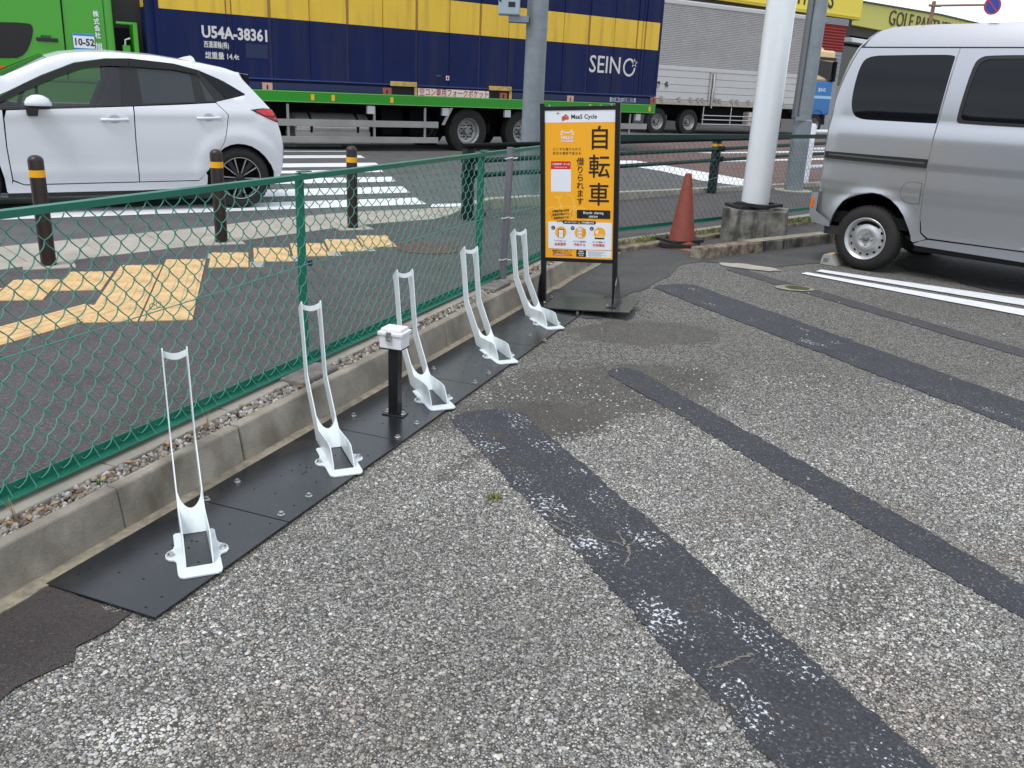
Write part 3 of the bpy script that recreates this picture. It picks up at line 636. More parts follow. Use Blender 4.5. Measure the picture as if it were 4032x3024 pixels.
loose = [(*(-0.152, 3.66),), (*(0.529, 4.48),), (*(0.562, 4.461),), (*(0.589, 4.481),), (*(-0.217, 3.6),), (*(-0.266, 3.911),), (*(0.075, 3.957),), (*(-0.008, 3.842),), (*(1.013, 5.286),)]
def rnd_lot(n, x0, x1, y0, y1): return [UV and (random.uniform(x0, x1), random.uniform(y0, y1)) for _ in range(n)]
lp = [p for p in rnd_lot(260, -1.5, 3.5, 1.5, 7.5) if toUW(*p)[1] < 1.5 and not inpoly(*p, b1)]
pebbles('loose_pebbles', loose+lp[:150], .003, .008, PEB[:4], lambda x, y: .004)

# ============================================================ kerb, planting gap, fence footing
kerb = frame('kerb', (0, 0, 0), UA, kind='structure')
KB = []
for u0 in (.696, 1.299, 1.902, 2.513, 3.104, 3.71, 4.315, 4.92, 5.53, 6.135, 6.74, 7.34):
    mb = MB(); x0, x1 = u0+.004, u0+.604; h = .150+random.uniform(-.001, .0015)
    poly = [(2.035, -.05), (2.135, -.05+0), (2.185, .0)]
    v = [(x0, 2.042, -.02), (x1, 2.042, -.02), (x1, 2.067, h), (x0, 2.067, h), (x0, 2.115, h), (x1, 2.115, h), (x1, 2.125, -.02), (x0, 2.125, -.02)]
    mb.add(v, [(0, 1, 2, 3), (3, 2, 5, 4), (4, 5, 6, 7), (0, 3, 4, 7), (1, 6, 5, 2)]); mb.build('kerb_block', M_conc, kerb, bevel=.007)
    KB.append(u0)
for k in range(1, 6):    # the row bends away at its near end
    pass
mb = MB(); mb.add([(-2.5, 2.10, -.02), (.69, 2.044, -.02), (.69, 2.067, .146), (-2.5, 2.12, .146), (-2.5, 2.17, .146), (.69, 2.115, .146)], [(0, 1, 2, 3), (3, 2, 5, 4)]); mb.build('kerb_block', M_conc, kerb)
# mortar joints and the rough concrete apron in front of the kerb
mb = MB(); mb.box(.7, 7.95, 2.072, 2.11, -.02, .137); mb.build('mortar_joint', mat('dark_mortar', (.11, .10, .08), .95, var=.3), kerb)
ap = []; random.seed(5)
for i in range(0, 130): ap.append((1.38+i*.051, 2.055-.052-.018*(.5+.5*math.sin(i*.35))*random.uniform(.4, .9)-random.uniform(0, .006)))
apron = [UW(1.38, 2.07)]+[UW(*p) for p in ap]+[UW(ap[-1][0], 2.07)]
tag(sheet('gutter_strip', apron[::-1], .0095, M_strip, thick=.0095), kind='structure')
# soil between kerb and fence footing, full of small stones, leaves and dry stalks
mb = MB(); mb.add([(-2.5, 2.10, .126), (8.2, 2.10, .126), (8.2, 2.22, .13), (-2.5, 2.22, .13)], [(0, 1, 2, 3)]); o = mb.build('planting_gap', M_soil); o.rotation_euler = (0, 0, PI/2-ua); o['kind'] = 'structure'
pts = []
for i in range(5200):
    u = .6+7.4*random.random()**1.15; ww = random.uniform(2.118, 2.195)
    if 1: pts.append(UW(u, ww))
pebbles('gap_gravel', pts, .0035, .0125, PEB, lambda x, y: .130+random.uniform(-.004, .008)+max(0, toUW(x, y)[1]-2.15)*.15)
lb = MB()
for i in range(260):
    u = .8+7*random.random()**1.2; x, y = UW(u, random.gauss(2.16, .02)); a = random.uniform(0, 6.28); s = random.uniform(.008, .024); z = .143+random.uniform(0, .012); t = random.uniform(-.6, .6); wd = s*random.uniform(.25, .6)
    ca, sa = math.cos(a), math.sin(a); lb.mi = random.randrange(3)
    lb.add([(x-ca*s, y-sa*s, z), (x-sa*wd, y+ca*wd, z+t*wd+.002), (x+ca*s, y+sa*s, z+.006*t), (x+sa*wd, y-ca*wd, z-t*wd*.5+.004)], [(0, 1, 2, 3)])
o = lb.build('dead_leaves', [mat('leaf_brown', (.22, .11, .05), .8, var=.3), mat('leaf_tan', (.40, .27, .13), .8, var=.3), mat('leaf_grey', (.2, .17, .13), .8)]); o['kind'] = 'stuff'
def tuft(loc, n, h, spread, mats, lean=.5):
    mb = MB()
    for i in range(n):
        a = random.uniform(0, 6.28); r = random.uniform(0, spread*.35); x, y = loc[0]+math.cos(a)*r, loc[1]+math.sin(a)*r; hh = h*random.uniform(.4, 1); ln = lean*random.uniform(.2, 1)*hh; wd = .0016+.001*random.random(); mb.mi = random.randrange(len(mats))
        b = random.uniform(0, 6.28); px_, py_ = -math.sin(b)*wd, math.cos(b)*wd; v = []
        for t in (0, .35, .7, 1):
            k = 1-t*.85; cx_, cy_, cz = x+math.cos(b)*ln*t*t, y+math.sin(b)*ln*t*t, loc[2]+hh*(t-.2*t*t); v += [(cx_-px_*k, cy_-py_*k, cz), (cx_+px_*k, cy_+py_*k, cz)]
        mb.add(v, [(0, 1, 3, 2), (2, 3, 5, 4), (4, 5, 7, 6)])
    return mb.build('weed', mats, None)
M_gr2 = mat('weed_green', (.10, .24, .03), .6, var=.25)
for (u, n, h, lab) in ((1.92, 26, .04, 'small green weed in the gap behind the nearest kerb joint'), (1.28, 22, .05, 'small green weed at the left picture edge behind the kerb'),):
    tag(tuft((*UW(u, 2.155), .13), n, h, .03, [M_gr2]), lab, 'weed')
for (u, w_, h, lab) in ((1.62, 2.17, .13, 'thin dry weed stalk by the kerb, nearest the left edge'), (2.46, 2.17, .12, 'thin dry weed stalk in the gap behind the nearest white rack'), (3.03, 2.15, .07, 'dry weed stalk beside the near post footing')):
    tag(tuft((*UW(u, w_), .13), 7, h, .02, [M_straw], lean=.6), lab, 'weed')
tag(tuft((*(-0.045, 2.86), .002), 90, .028, .09, [M_gr2, M_grass, M_straw], lean=1.1), 'green grass tuft growing in the gravel surface left of the widest dark strip', 'weed')
tag(tuft((*(1.239, 6.361), .002), 12, .05, .02, [M_grass]), 'tiny upright grass sprout on the dark strip nearest the cone', 'weed')

footing = frame('fence_footing', (0, 0, 0), UA, kind='structure')
for k in range(-3, 13):
    u0 = 1.93+.6*k-.6+.1
    if u0 > 7.7: break
    h = .150+random.uniform(0, .002); MB().box(u0, u0+.595, 2.198, 2.34, .0, h).build('footing_block', M_conc2, footing, bevel=.006)
for (u, wd) in ((3.16, .24), (5.34, .24)):
    MB().box(u-.14, u+.14, 2.125, 2.36, .0, .166).build('post_footing', mat('grey_block', (.19, .18, .16), .9, var=.35, vscale=12, bump=.5, bscale=120), footing, bevel=.008)

# ---- chain-link fences
def chain_mesh(length, z0, z1, pitch=.0425, r=.0023, sag=.0):
    """interlocked zigzag wires: one slope lies in front, the other behind, crossing at knuckles"""
    mb = MB(); hh = .0438; n = int(length/pitch); rows = int((z1-z0)/hh); rs = random.Random(3)
    for i in range(n):
        xc = (i+.5)*pitch; pts = []; ph = (z1-z0)
        for j in range(rows):
            lo = -1 if (i+j) % 2 == 0 else 1; s = -lo
            for k in range(4):
                t = k/4; z = z0+(j+t)*hh; x = xc+lo*(1-2*t)*pitch*.52; b = math.sin(PI*t)
                bow = .0015*math.sin(PI*(z-z0)/ph*2+i*.15)
                # front strands bulge towards the lot and bow a little
                pts.append((x+(.0025*b if s > 0 else 0)+bow, -s*(.002+.0065*b), z-(.003*b if s > 0 else 0)))
        mb.tube(pts, r, 5)
    return mb
def angle_rail(mb, x0, x1, z, up=True, s=.035, t=.004):
    """L-section: a flange on the lot side and a leaf lying flat behind it"""
    if up: mb.box(x0, x1, -.006, -.002, z-s, z); mb.box(x0, x1, -.002, .03, z-t, z)
    else: mb.box(x0, x1, .006, .010, z, z+s); mb.box(x0, x1, -.041, .006, z, z+t)
fence = frame('chain_link_fence', UW(0, 2.285), UA, 'green chain link fence along the kerb beside the row of bicycle racks', 'fence')
FU0, FU1 = .2, 8.36
mb = MB(); angle_rail(mb, FU0, FU1, 1.024, True, .023); mb.build('top_rail', M_fence, fence)
mb = MB(); angle_rail(mb, FU0, FU1, .166, False, .034); mb.build('bottom_rail', M_fence, fence)
for u in (1.1, 3.325, 5.345, 7.3):
    mb = MB(); mb.box(u-.022, u-.018, .0, .045, .10, 1.027); mb.box(u-.018, u+.022, .041, .045, .10, 1.027); p = mb.build('post', M_fence, fence)
    if u > 2: MB().box(u-.03, u+.035, -.008, .03, 1.032, 1.037).build('cap_plate', M_fence, fence); MB().box(u-.012, u+.012, -.012, -.004, .615, .64).build('wire_clamp', mat('aged_clamp', (.05, .06, .09), .5, .5), fence)
o = chain_mesh(FU1-FU0, .176, 1.012).build('mesh', M_wire, fence, smooth=60, kind='stuff'); o.location = (FU0, .002, 0)
mb = MB(); mb.tube([(FU0, -.009, .575), (1.8, -.009, .60), (2.6, -.009, .612), (3.325, -.014, .628), (4.2, -.009, .60), (5.3, -.012, .600), (6.5, -.009, .57), (FU1, -.009, .575)], .0021, 6); mb.build('tension_wire', M_wire, fence, smooth=60)
mb = MB()                                   # little ties bent round the bottom rail
for i in range(int((FU1-1)/.085)):
    u = 1+i*.085; mb.tube([(u-.01, -.040, .172), (u+.004, -.030, .1725), (u+.012, -.006, .185), (u+.014, .008, .200)], .0019, 4)
mb.build('rail_ties', M_wire, fence, kind='stuff')
mb = MB(); mb.tube([(2.33+.02*math.cos(a)+.03*a/6, -.012, .63+.012*math.sin(a)) for a in [i*.5 for i in range(26)]], .0016, 5); mb.build('wire_twist', M_wire, fence)
fence2 = frame('chain_link_fence', F2O, F2A, 'dark green chain link fence behind the traffic cone and the thick white pole', 'fence')
mb = MB(); angle_rail(mb, -.1, 8.6, 1.062, True, .045); mb.build('top_rail', M_fdark, fence2)
mb = MB(); angle_rail(mb, 0, 8.6, .155, False, .035); mb.build('bottom_rail', M_fence, fence2)
for u in (-.075, 6.2): mb = MB(); mb.box(u-.02, u+.02, .008, .045, .05, 1.05); mb.build('post', M_fdark, fence2)
o = chain_mesh(8.5, .165, 1.03, r=.0016).build('mesh', mat('dark_green_wire', (.035, .11, .085), .5, var=.2), fence2, smooth=60, kind='stuff')
mb = MB(); mb.tube([(0, -.01, .55), (.6, -.01, .565), (1.3, -.01, .575), (1.75, -.01, .66), (2.5, -.01, .64), (4, -.01, .66), (8.5, -.01, .66)], .002, 6); mb.build('tension_wire', mat('pale_wire', (.16, .22, .20), .5), fence2, smooth=60)
# its footing: pale kerb, grassy strip, mossy low kerb
ft = frame('fence_footing', F2O, F2A-1.8, kind='structure')
for k in range(14): MB().box(-.25+.6*k, .345+.6*k, -.03, .085, .0, .058+random.uniform(-.002, .002)).build('footing_block', M_conc2, ft, bevel=.006)
mb = MB(); mb.box(-.3, 8.4, -.13, -.03, .0, .04); mb.build('soil_strip', M_soil, ft)
for k in range(6):
    x0 = -.42+1.5*k; h = .044+random.uniform(-.004, .004)
    vs = MB(); vs.box(x0, x0+1.49, -.235, -.12, -.01, h); vs.build('low_kerb', M_brownc, ft, bevel=.01)
gb = MB(); GM = [M_grass, M_gr2, M_straw, M_straw]
for i in range(4200):
    x = random.uniform(-.35, 7.5); dn_ = .35+.65*abs(math.sin(x*2.3))
    if random.random() > dn_: continue
    y = random.uniform(-.13, -.03); h = random.uniform(.015, .06); b = random.uniform(0, 6.28); ln = h*random.uniform(.2, 1.2); wd = .0022; gb.mi = random.choice((0, 0, 1, 2, 3)); px_, py_ = -math.sin(b)*wd, math.cos(b)*wd
    gb.add([(x-px_, y-py_, .04), (x+px_, y+py_, .04), (x+math.cos(b)*ln*.4+px_*.7, y+math.sin(b)*ln*.4+py_*.7, .04+h*.7), (x+math.cos(b)*ln, y+math.sin(b)*ln, .04+h)], [(0, 1, 2), (0, 2, 3)])
o = gb.build('strip_grass', GM); o.location = (*F2O, 0); o.rotation_euler = (0, 0, PI/2-f2); tag(o, kind='stuff')

# ============================================================ black steel plates
def bolt(parent, x, y, z=0, s=1, m=None):
    mb = MB(); mb.lathe([(.0, .0), (.0125*s, 0), (.0125*s, .003*s), (.0105*s, .0038*s), (0, .0038*s)], 16, (x, y, z))
    a = random.uniform(0, 1); hx = [(x+math.cos(a+i*PI/3)*.0085*s, y+math.sin(a+i*PI/3)*.0085*s) for i in range(6)]
    mb.prism(hx, z+.0038*s, z+.011*s); hx2 = [(x+(p[0]-x)*.82, y+(p[1]-y)*.82) for p in hx]; mb.prism(hx2, z+.011*s, z+.0122*s)
    return mb.build('bolt', m or M_steel, parent, smooth=35)
seams = [1.553, 2.168, 2.958, 3.770, 4.560, 5.352, 6.10]
plab = ['nearest black steel plate, under the first white rack, with rows of drilled holes', 'second black steel plate from the near end, between the first two white racks', 'black steel plate carrying the box on a post beside the third rack', 'fourth black steel plate from the near end, in front of the third white rack',
        'fifth black steel plate from the near end, carrying the fourth white rack', 'farthest black steel plate of the row, running under the signboard base']
holes_near = [(1.665, 1.952), (1.627, 1.955), (1.566, 1.955), (1.685, 1.859), (1.689, 1.77), (1.639, 1.656), (1.58, 1.658), (1.817, 1.84), (1.876, 1.832), (2.069, 1.765), (2.13, 1.65), (2.111, 1.947),
              (1.926, 1.799), (1.93, 1.783), (1.887, 1.777), (1.87, 1.779), (1.833, 1.693), (1.934, 1.837), (2.065, 1.856)]
boltpts = [(2.339, 1.949), (2.176, 1.95), (2.357, 1.651), (2.197, 1.654), (3.116, 1.931), (2.955, 1.937), (3.163, 1.64), (2.987, 1.638), (3.738, 1.929), (3.899, 1.925), (3.969, 1.639), (3.797, 1.641),
           (4.708, 1.591), (4.768, 1.708), (5.592, 1.719), (5.466, 1.628)]
for k in range(6):
    a, b = seams[k], seams[k+1]; L_ = b-a-.004
    t = frame('steel_plate', (*UW(a, 1.602), .0), UA, plab[k], 'steel plate', 'black steel plates in a row along the kerb')
    mb = MB(); mb.box(0, L_, 0, .398, .0035, .012); mb.build('plate', M_blk, t, bevel=.0015)
    hm = MB(); off = .8*k if k else 0
    for (u, w_) in holes_near:
        x, y = u+off-a, w_-1.602
        if k: x = (u-1.553)+.02*(k % 2)
        if .015 < x < L_-.015 and .01 < y < .39: hm.cyl(.0042, .0119, .01235, 10, (x, y, 0))
    hm.build('drill_holes', M_hole, t)
    for (u, w_) in boltpts:
        if a < u <= b: bolt(t, u-a, w_-1.602, .012)

# ============================================================ bicycle racks
def make_rack(label):
    t = frame('bicycle_rack', (0, 0, .012), -24.2, label, 'bicycle rack', 'white bicycle racks on the black plates')
    prof = [(.0, .0), (0, .012), (.004, .022), (.046, .070), (.060, .077), (.10, .078), (.262, .064), (.278, .070), (.470, .222), (.482, .240), (.488, .262), (.556, .520), (.566, .530), (.576, .526), (.632, .488), (.636, .478), (.600, .39), (.552, .215), (.545, .195), (.530, .178), (.37, .046), (.333, .004), (.328, .0)]
    for y in (0, -.079):
        V2, F = tri(prof); n = len(V2); mb = MB()
        v = [(x, y, z) for x, z in V2]+[(x, y+.004, z) for x, z in V2]; f = []
        for q in F: f.append(q); f.append(tuple(i+n for i in q[::-1]))
        e = set()
        for q in F:
            for i in range(3): e.add((q[i], q[(i+1) % 3]))
        for a, b in e:
            if (b, a) not in e: f.append((a, b, b+n, a+n))
        mb.add(v, f); mb.build('side_plate', M_rack, t)
    mb = MB(); nb = 12; v = []     # back plate with its scooped upper edge
    for off in (0, .003):
        for i in range(nb+1):
            q = i/nb; y = -.075*q; h = 1-.42*math.sin(PI*q)**.6
            v += [(.222+off, y, .001), (.222+.092*h+off, y, .001+.108*h)]
    f = []
    for i in range(nb):
        a = 2*i; m = 2*(nb+1); f += [(a, a+2, a+3, a+1), (a+m, a+m+1, a+m+3, a+m+2), (a+1, a+3, a+3+m, a+1+m)]
    mb.add(v, f); mb.build('back_plate', M_rack, t)
    mb = MB(); v = []; f = []      # curved bar near the top
    for i in range(nb+1):
        q = i/nb; y = -.075*q; sag = .010*math.sin(PI*q)
        v += [(.582-sag*.5, y, .515-sag), (.575-sag*.5, y, .494-sag), (.580-sag*.5, y, .493-sag), (.587-sag*.5, y, .514-sag)]
    for i in range(nb):
        for j in range(4): f.append((4*i+j, 4*i+(j+1) % 4, 4*i+4+(j+1) % 4, 4*i+4+j))
    mb.add(v, f); mb.build('cross_bar', M_rack, t, smooth=40)
    R_ = [(.228, -.079), (.228, -.094), (.218, -.101), (.148, -.101), (.126, -.106), (.114, -.122), (.096, -.130), (.076, -.130), (.062, -.122), (.054, -.106), (.042, -.101), (-.034, -.101), (-.050, -.097), (-.058, -.086)]
    L2 = [(x, -.075-y) for x, y in R_]
    poly = [(0, 0.0), (0, -.075), (.228, -.075)]+R_[1:]+L2[::-1][:-1]+[(.228, 0.0)]
    sheet('base_flange', poly[::-1], .0045, M_rack, t, thick=.0045)
    for y in (.040, -.115): bolt(t, .088, y, .0045)
    return t
rl = ['nearest white bicycle rack, seen edge on, at the front of the row', 'second white bicycle rack from the front, left of the box on a black post', 'third white bicycle rack, directly behind the white box on its black post', 'fourth white bicycle rack from the front, second nearest to the signboard', 'farthest white bicycle rack, right beside the orange signboard']
rk = [(1.786, 1.697), (2.580, 1.688), (3.385, 1.677), (4.190, 1.676), (5.003, 1.68)]
rack0 = make_rack(rl[0])
for k, (u, w_) in enumerate(rk):
    o = rack0 if k == 0 else dup(rack0)
    o.location = (*UW(u, w_), .0125); o['label'] = rl[k]

# ============================================================ box on its black post
bx = frame('lock_box_stand', (-.520, 3.642, .012), 108, 'white plastic box with a steel latch on a short black post, before the third rack', 'box on post')
mb = MB(); mb.box(-.052, .052, -.03, .03, 0, .006); mb.build('foot_plate', M_blk, bx, bevel=.001)
for x in (-.038, .038): bolt(bx, x, 0, .006)
MB().box(-.023, .023, -.023, .023, .006, .312).build('post', M_blk2, bx, bevel=.002)
MB().box(-.053, .048, -.042, .042, .312, .317).build('top_plate', M_blk2, bx)
b_ = MB().box(-.054, .049, -.043, .043, .317, .375, -.001).build('box_body', M_abs, bx, bevel=.003)
ld = MB().box(-.062, .057, -.051, .051, .375, .392).build('lid', M_abs, bx, bevel=.004)
MB().box(-.052, .047, -.042, .042, .392, .406, .003).build('lid_top', M_abs, ld, bevel=.003)
mb = MB(); mb.box(-.017, .006, -.0555, -.051, .352, .394); mb.tube([(-.014, -.057, .388), (-.016, -.058, .365), (-.013, -.059, .348), (-.005, -.060, .342), (.004, -.059, .350), (.005, -.058, .372)], .0022, 6); mb.cyl(.004, -.062, -.055, 10, (-.006, 0, .362), 'y')
mb.build('latch', M_steel, bx, smooth=40)

# ============================================================ signboard
sg = frame('signboard', (.182, 5.966, .012), 107.5, 'black framed orange signboard for bicycle sharing, standing at the far end of the racks', 'signboard')
sg.rotation_euler = (0, math.radians(-3.6), math.radians(90-107.5))
SW, PT, PB = .536, 1.285, .318
MB().box(-.06, .66, -.215, .185, .0, .009).build('base_plate', M_blk, sg, bevel=.0015)
for x in (0, SW-.032):
    MB().box(x, x+.032, -.016, .016, .009, 1.33).build('leg', M_blk2, sg, bevel=.002)
    fx = x-.005 if x == 0 else x+.032
    fin = [(-.115, .014), (-.10, .05), (-.06, .15), (-.035, .19), (-.012, .205), (.012, .205), (.035, .19), (.06, .15), (.10, .05), (.115, .014)]
    mb = MB(); n = len(fin); v = [(fx, y, z) for y, z in fin]+[(fx+.005, y, z) for y, z in fin]
    mb.add(v, [tuple(range(n)), tuple(range(n, 2*n))[::-1]]+[(i, i+n, (i+1) % n+n, (i+1) % n) for i in range(n)]); f_ = mb.build('gusset', M_blk, sg)
    MB().box(min(x-.012, x), x+.05, -.12, .12, .009, .015).build('foot', M_blk2, sg)
    for y in (-.09, .09): bolt(sg, x+(.045 if x == 0 else -.012), y, .015, 1)
MB().box(.032, SW-.032, -.013, .013, PB-.026, PB).build('rail', M_blk2, sg, bevel=.002)
MB().box(.032, SW-.032, -.013, .013, PT, PT+.026).build('rail', M_blk2, sg, bevel=.002)
for x in (.06, SW-.06): MB().cyl(.006, PT+.026, PT+.036, 12, (x, 0, 0)).build('screw', M_steel, sg)
PX0, PX1 = .032, SW-.032; PW = PX1-PX0; PH = PT-PB
bd = MB().box(PX0, PX1, -.008, .006, PB, PT).build('poster_board', M_or, sg)
lay = [0]
def q_(x, y):
    """poster measurements: x 0..100 across, y 0..214 down"""
    return PX0+PW*x/100, PT-PH*y/214.0
def rect(x0, y0, x1, y1, m, name='print_area', r=0, lv=1):
    a = q_(x0, y0); b = q_(x1, y1); k = r*PW/100; pts = []
    if r:
        for (cx_, cz, a0) in ((b[0]-k, a[1]-k, 0), (a[0]+k, a[1]-k, 90), (a[0]+k, b[1]+k, 180), (b[0]-k, b[1]+k, 270)):
            pts += [(cx_+k*math.cos(math.radians(a0+t)), cz+k*math.sin(math.radians(a0+t))) for t in (0, 30, 60, 90)]
    else: pts = [(a[0], b[1]), (b[0], b[1]), (b[0], a[1]), (a[0], a[1])]
    return fpoly(pts, m, name, lv)
def fpoly(pts, m, name='print_area', lv=1):
    y = -.008-.0005*lv; V2, F = tri(pts); mb = MB(); v = [(x, y, z) for x, z in V2]; f = []
    for t in F:
        a, b, c = [V2[i] for i in t]; f.append(t if (b[0]-a[0])*(c[1]-a[1])-(b[1]-a[1])*(c[0]-a[0]) > 0 else t[::-1])
    mb.add(v, f); return mb.build(name, m, bd)
def ring(x, y, r, m, w=None, lv=1, name='print_ring', n=28):
    cx_, cz = q_(x, y); k = PW/100; R1 = r*k
    if w is None: return fpoly([(cx_+R1*math.cos(2*PI*i/n), cz+R1*math.sin(2*PI*i/n)) for i in range(n)], m, name, lv)
    R0 = (r-w)*k; yy = -.008-.0005*lv; v = []; f = []
    for i in range(n):
        a = 2*PI*i/n; v += [(cx_+R1*math.cos(a), yy, cz+R1*math.sin(a)), (cx_+R0*math.cos(a), yy, cz+R0*math.sin(a))]
    for i in range(n): a = 2*i; b = 2*((i+1) % n); f.append((a, b, b+1, a+1))
    mb = MB(); mb.add(v, f); return mb.build(name, m, bd)
def stroke(pts, w, m, lv=1, name='print_line'):
    P_ = [q_(*p) for p in pts]; k = w*PW/200; yy = -.008-.0005*lv; v = []; f = []
    for i, p in enumerate(P_):
        a = Vector(P_[max(i-1, 0)]); b = Vector(P_[min(i+1, len(P_)-1)]); d = (b-a).normalized(); v += [(p[0]-d.y*k, yy, p[1]+d.x*k), (p[0]+d.y*k, yy, p[1]-d.x*k)]
        if i: j = 2*i; f.append((j-2, j-1, j+1, j))
    mb = MB(); mb.add(v, f); return mb.build(name, m, bd)
def pt(s, x, y, size, m, bold=0, ax='C', sx=1, rot=0, lv=2, space=1):
    a = q_(x, y); u = PW/100
    return text(s, size*u, m, bd, (a[0], -.008-.0005*lv-.0006, a[1]), bold=bold*u, ax=ax, sx=sx, rot=rot, space=space, depth=.0002)
rect(0, 0, 100, 16.8, M_pw, 'header')
pt('MaaS Cycle', 37.5, 9.2, 8.1, M_black, .12, 'L', .98)
pt('運営', 19, 4.2, 2.1, M_black)
# red tooth-edged mark of the operator
mk = []
for (dx, dy) in ((24.5, 14.2), (24.2, 10), (25.2, 8), (28, 7.6), (28.4, 5.6), (31, 5.4), (32.2, 7.4), (33.6, 7.2), (34.6, 9), (34.2, 10.6), (34.8, 12.2), (33, 13.6), (30.5, 12.8), (28.6, 13.8), (26.8, 15.2)): mk.append(q_(dx, dy))
fpoly(smoothpoly(mk[::-1], 1), M_pro, 'logo')
for (x, y) in ((30, 8.6), (32.2, 9.2)): ring(x, y, .55, M_pw, lv=2)
# HELLO CYCLING with its handlebar
stroke([(23.5, 33), (23.6, 30.2), (26, 28.2), (24.6, 26.6)], 1.1, M_pw); stroke([(41, 33), (40.8, 30.2), (38.2, 28.2), (39.8, 26.6)], 1.1, M_pw)
stroke([(25.6, 28.6), (28, 30.4), (32.2, 31.3), (36.4, 30.4), (39, 28.6)], 1.3, M_pw)
ring(24.2, 33, 1.7, M_pw, .8); ring(40.3, 33, 1.7, M_pw, .8)
pt('HELLO', 32.2, 38.2, 5.2, M_pw, .16, sx=1.12); pt('CYCLING', 32.2, 43, 3.9, M_pw, .12, sx=1.08)
pt('どこでも借りられて', 32, 54.5, 4.1, M_black, .03, space=1.42, sx=.93); pt('好きな場所で返せる', 32, 60.3, 4.1, M_black, .03, space=1.42, sx=.93)
for s, y in (('自', 41.5), ('転', 81.5), ('車', 121.5)): pt(s, 78.5, y-.5, 33.5, M_black, .30, sx=.95)
for i, s in enumerate('借りられます'): pt(s, 51.5, 72.6+i*11.45, 11.3, M_black, .12)
rect(8.5, 71.5, 37.4, 82.8, M_pr, 'red_tab', 1); pt('ご利用料金・使い方', 23, 75.8, 3.0, M_pw, .07); pt('Prices & How to use', 23, 79.9, 2.2, M_pw, .04)
rect(8.7, 82.9, 38, 115.4, M_pw, 'white_card', 1)
# pale bicycle behind the text
for (x, y, r) in ((10, 152, 14), (52, 152, 14)): ring(x, y, r, M_or2, 2.6, lv=1)
stroke([(10, 152), (22, 137), (44, 137), (52, 152)], 2.6, M_or2, 1.4); stroke([(22, 137), (30, 152), (44, 137)], 2.6, M_or2, 1.8); stroke([(30, 152), (19, 124)], 2.6, M_or2, 2.2); stroke([(13, 124), (24, 124)], 3.4, M_or2, 2.5); stroke([(44, 137), (40, 122), (32, 120)], 2.4, M_or2, 2.7)
for i, s in enumerate(('全電動機能は返却', '最寄返却拠点から', '乗車開始までは', 'わずか3分')): pt(s, 23+i*.5, 143.4+i*5.1, 3.4, M_black, .05, rot=.10, lv=6, sx=.95)
stroke([(7.6, 146), (10.8, 156)], .7, M_pr, 6); stroke([(40.5, 142), (38.6, 152.5)], .7, M_pr, 6)
rect(47, 141.5, 95.5, 153.8, M_black, 'black_label', 1, lv=5); pt('Bicycle  sharing', 71, 145.5, 5.0, M_pw, .05, lv=7, sx=.95); pt('station', 71, 150.7, 5.0, M_pw, .05, lv=7, sx=.95)
rect(4.5, 159.5, 98, 200, M_pw, 'white_card', 1.4, lv=4)
rect(26, 157.6, 75, 162.6, M_black, 'black_label', 2.4, lv=5); pt('はじめての方へ', 38.5, 160.2, 2.8, M_pw, .06, lv=7); pt('ご利用開始方法', 62.5, 160.2, 2.8, M_pw, .06, lv=7); rect(49.6, 158.6, 51.2, 163.6, M_or, 'bookmark', lv=6.5)
for i, (x, l1, l2) in enumerate(((23.5, 'アプリを使って', '会員登録'), (52.5, 'アプリで自転車を', '予約する'), (80.5, 'ロックを開錠して', '利用開始'))):
    ring(x, 175.5, 8.6, M_or, lv=5, name='picture_disc'); ring(x-11.5, 168.7, 2.9, mat('print_navy', (.01, .012, .03), .5), lv=6, name='step_badge'); pt('STEP', x-11.5, 167.7, 1.4, M_pw, .03, lv=7); pt('0%d' % (i+1), x-11.5, 169.7, 2.0, M_pw, .05, lv=7)
    pt(l1, x-1, 188.5, 2.5, mat('print_teal', (.02, .06, .07), .5), .02, lv=6); pt(l2, x-1, 193.4, 4.4, M_pr, .05, lv=6)
    if i < 2: ring(x+13.3, 175.6, .6, mat('print_grey', (.3, .3, .34), .5), lv=5)
rect(19.4, 170.2, 28, 183.4, M_black, 'phone', 1, lv=6); rect(20.3, 171.6, 27.1, 183.2, M_pw, 'phone_screen', lv=6.6); pt('アプリ', 23.7, 177, 1.5, M_pr, lv=7.2)
for y in (170.5, 176, 181.5):
    rect(48.5, y-2.1, 54.2, y+2.1, M_pw, 'listing', .4, lv=6)
    for dx in (-1.3, 1.3): ring(51.3+dx, y+.6, .85, M_black, .3, lv=6.6, n=14)
for y in (170, 172.5, 175, 177.5, 180): stroke([(55.4, y), (60, y)], .5, mat('print_olive', (.25, .12, .01), .5), 6)
rect(73.5, 182, 87.5, 184, M_black, 'street', lv=6); rect(74.8, 171, 78.6, 176, M_pw, 'notice', .4, lv=6); stroke([(76.6, 176), (76.6, 183)], .6, M_pw, 6)
for x in (80.5, 84.8): ring(x, 180, 1.9, M_pw, .6, lv=6.3, n=18)
stroke([(80.5, 180), (82, 177.2), (84, 177.2), (84.8, 180)], .6, M_pw, 6.3)
pt('自転車はマナーを守って', 25, 203.3, 2.7, M_black, .03); pt('安全に走行しましょう', 25, 206.4, 2.7, M_black, .03); rect(10.8, 208.4, 40.4, 210.6, M_pr, 'red_tab', 1); pt('自転車安全利用五則を守りましょう', 25.6, 209.6, 1.5, M_pw, .02, lv=3)
rect(46.5, 201.2, 61, 211.4, M_black, 'black_label', .8); rect(60.5, 201.2, 98, 211.4, M_pw, 'white_card', .8)
for i, s in enumerate(('自転車', '毎日利用', '可能街')): pt(s, 53.5, 203.3+i*3, 2.3, M_pw, .05, lv=3)
for i in range(6): stroke([(63.5, 203+i*1.35), (63.5+random.uniform(18, 31), 203+i*1.35)], .35, mat('print_slate', (.12, .15, .2), .5), 2)

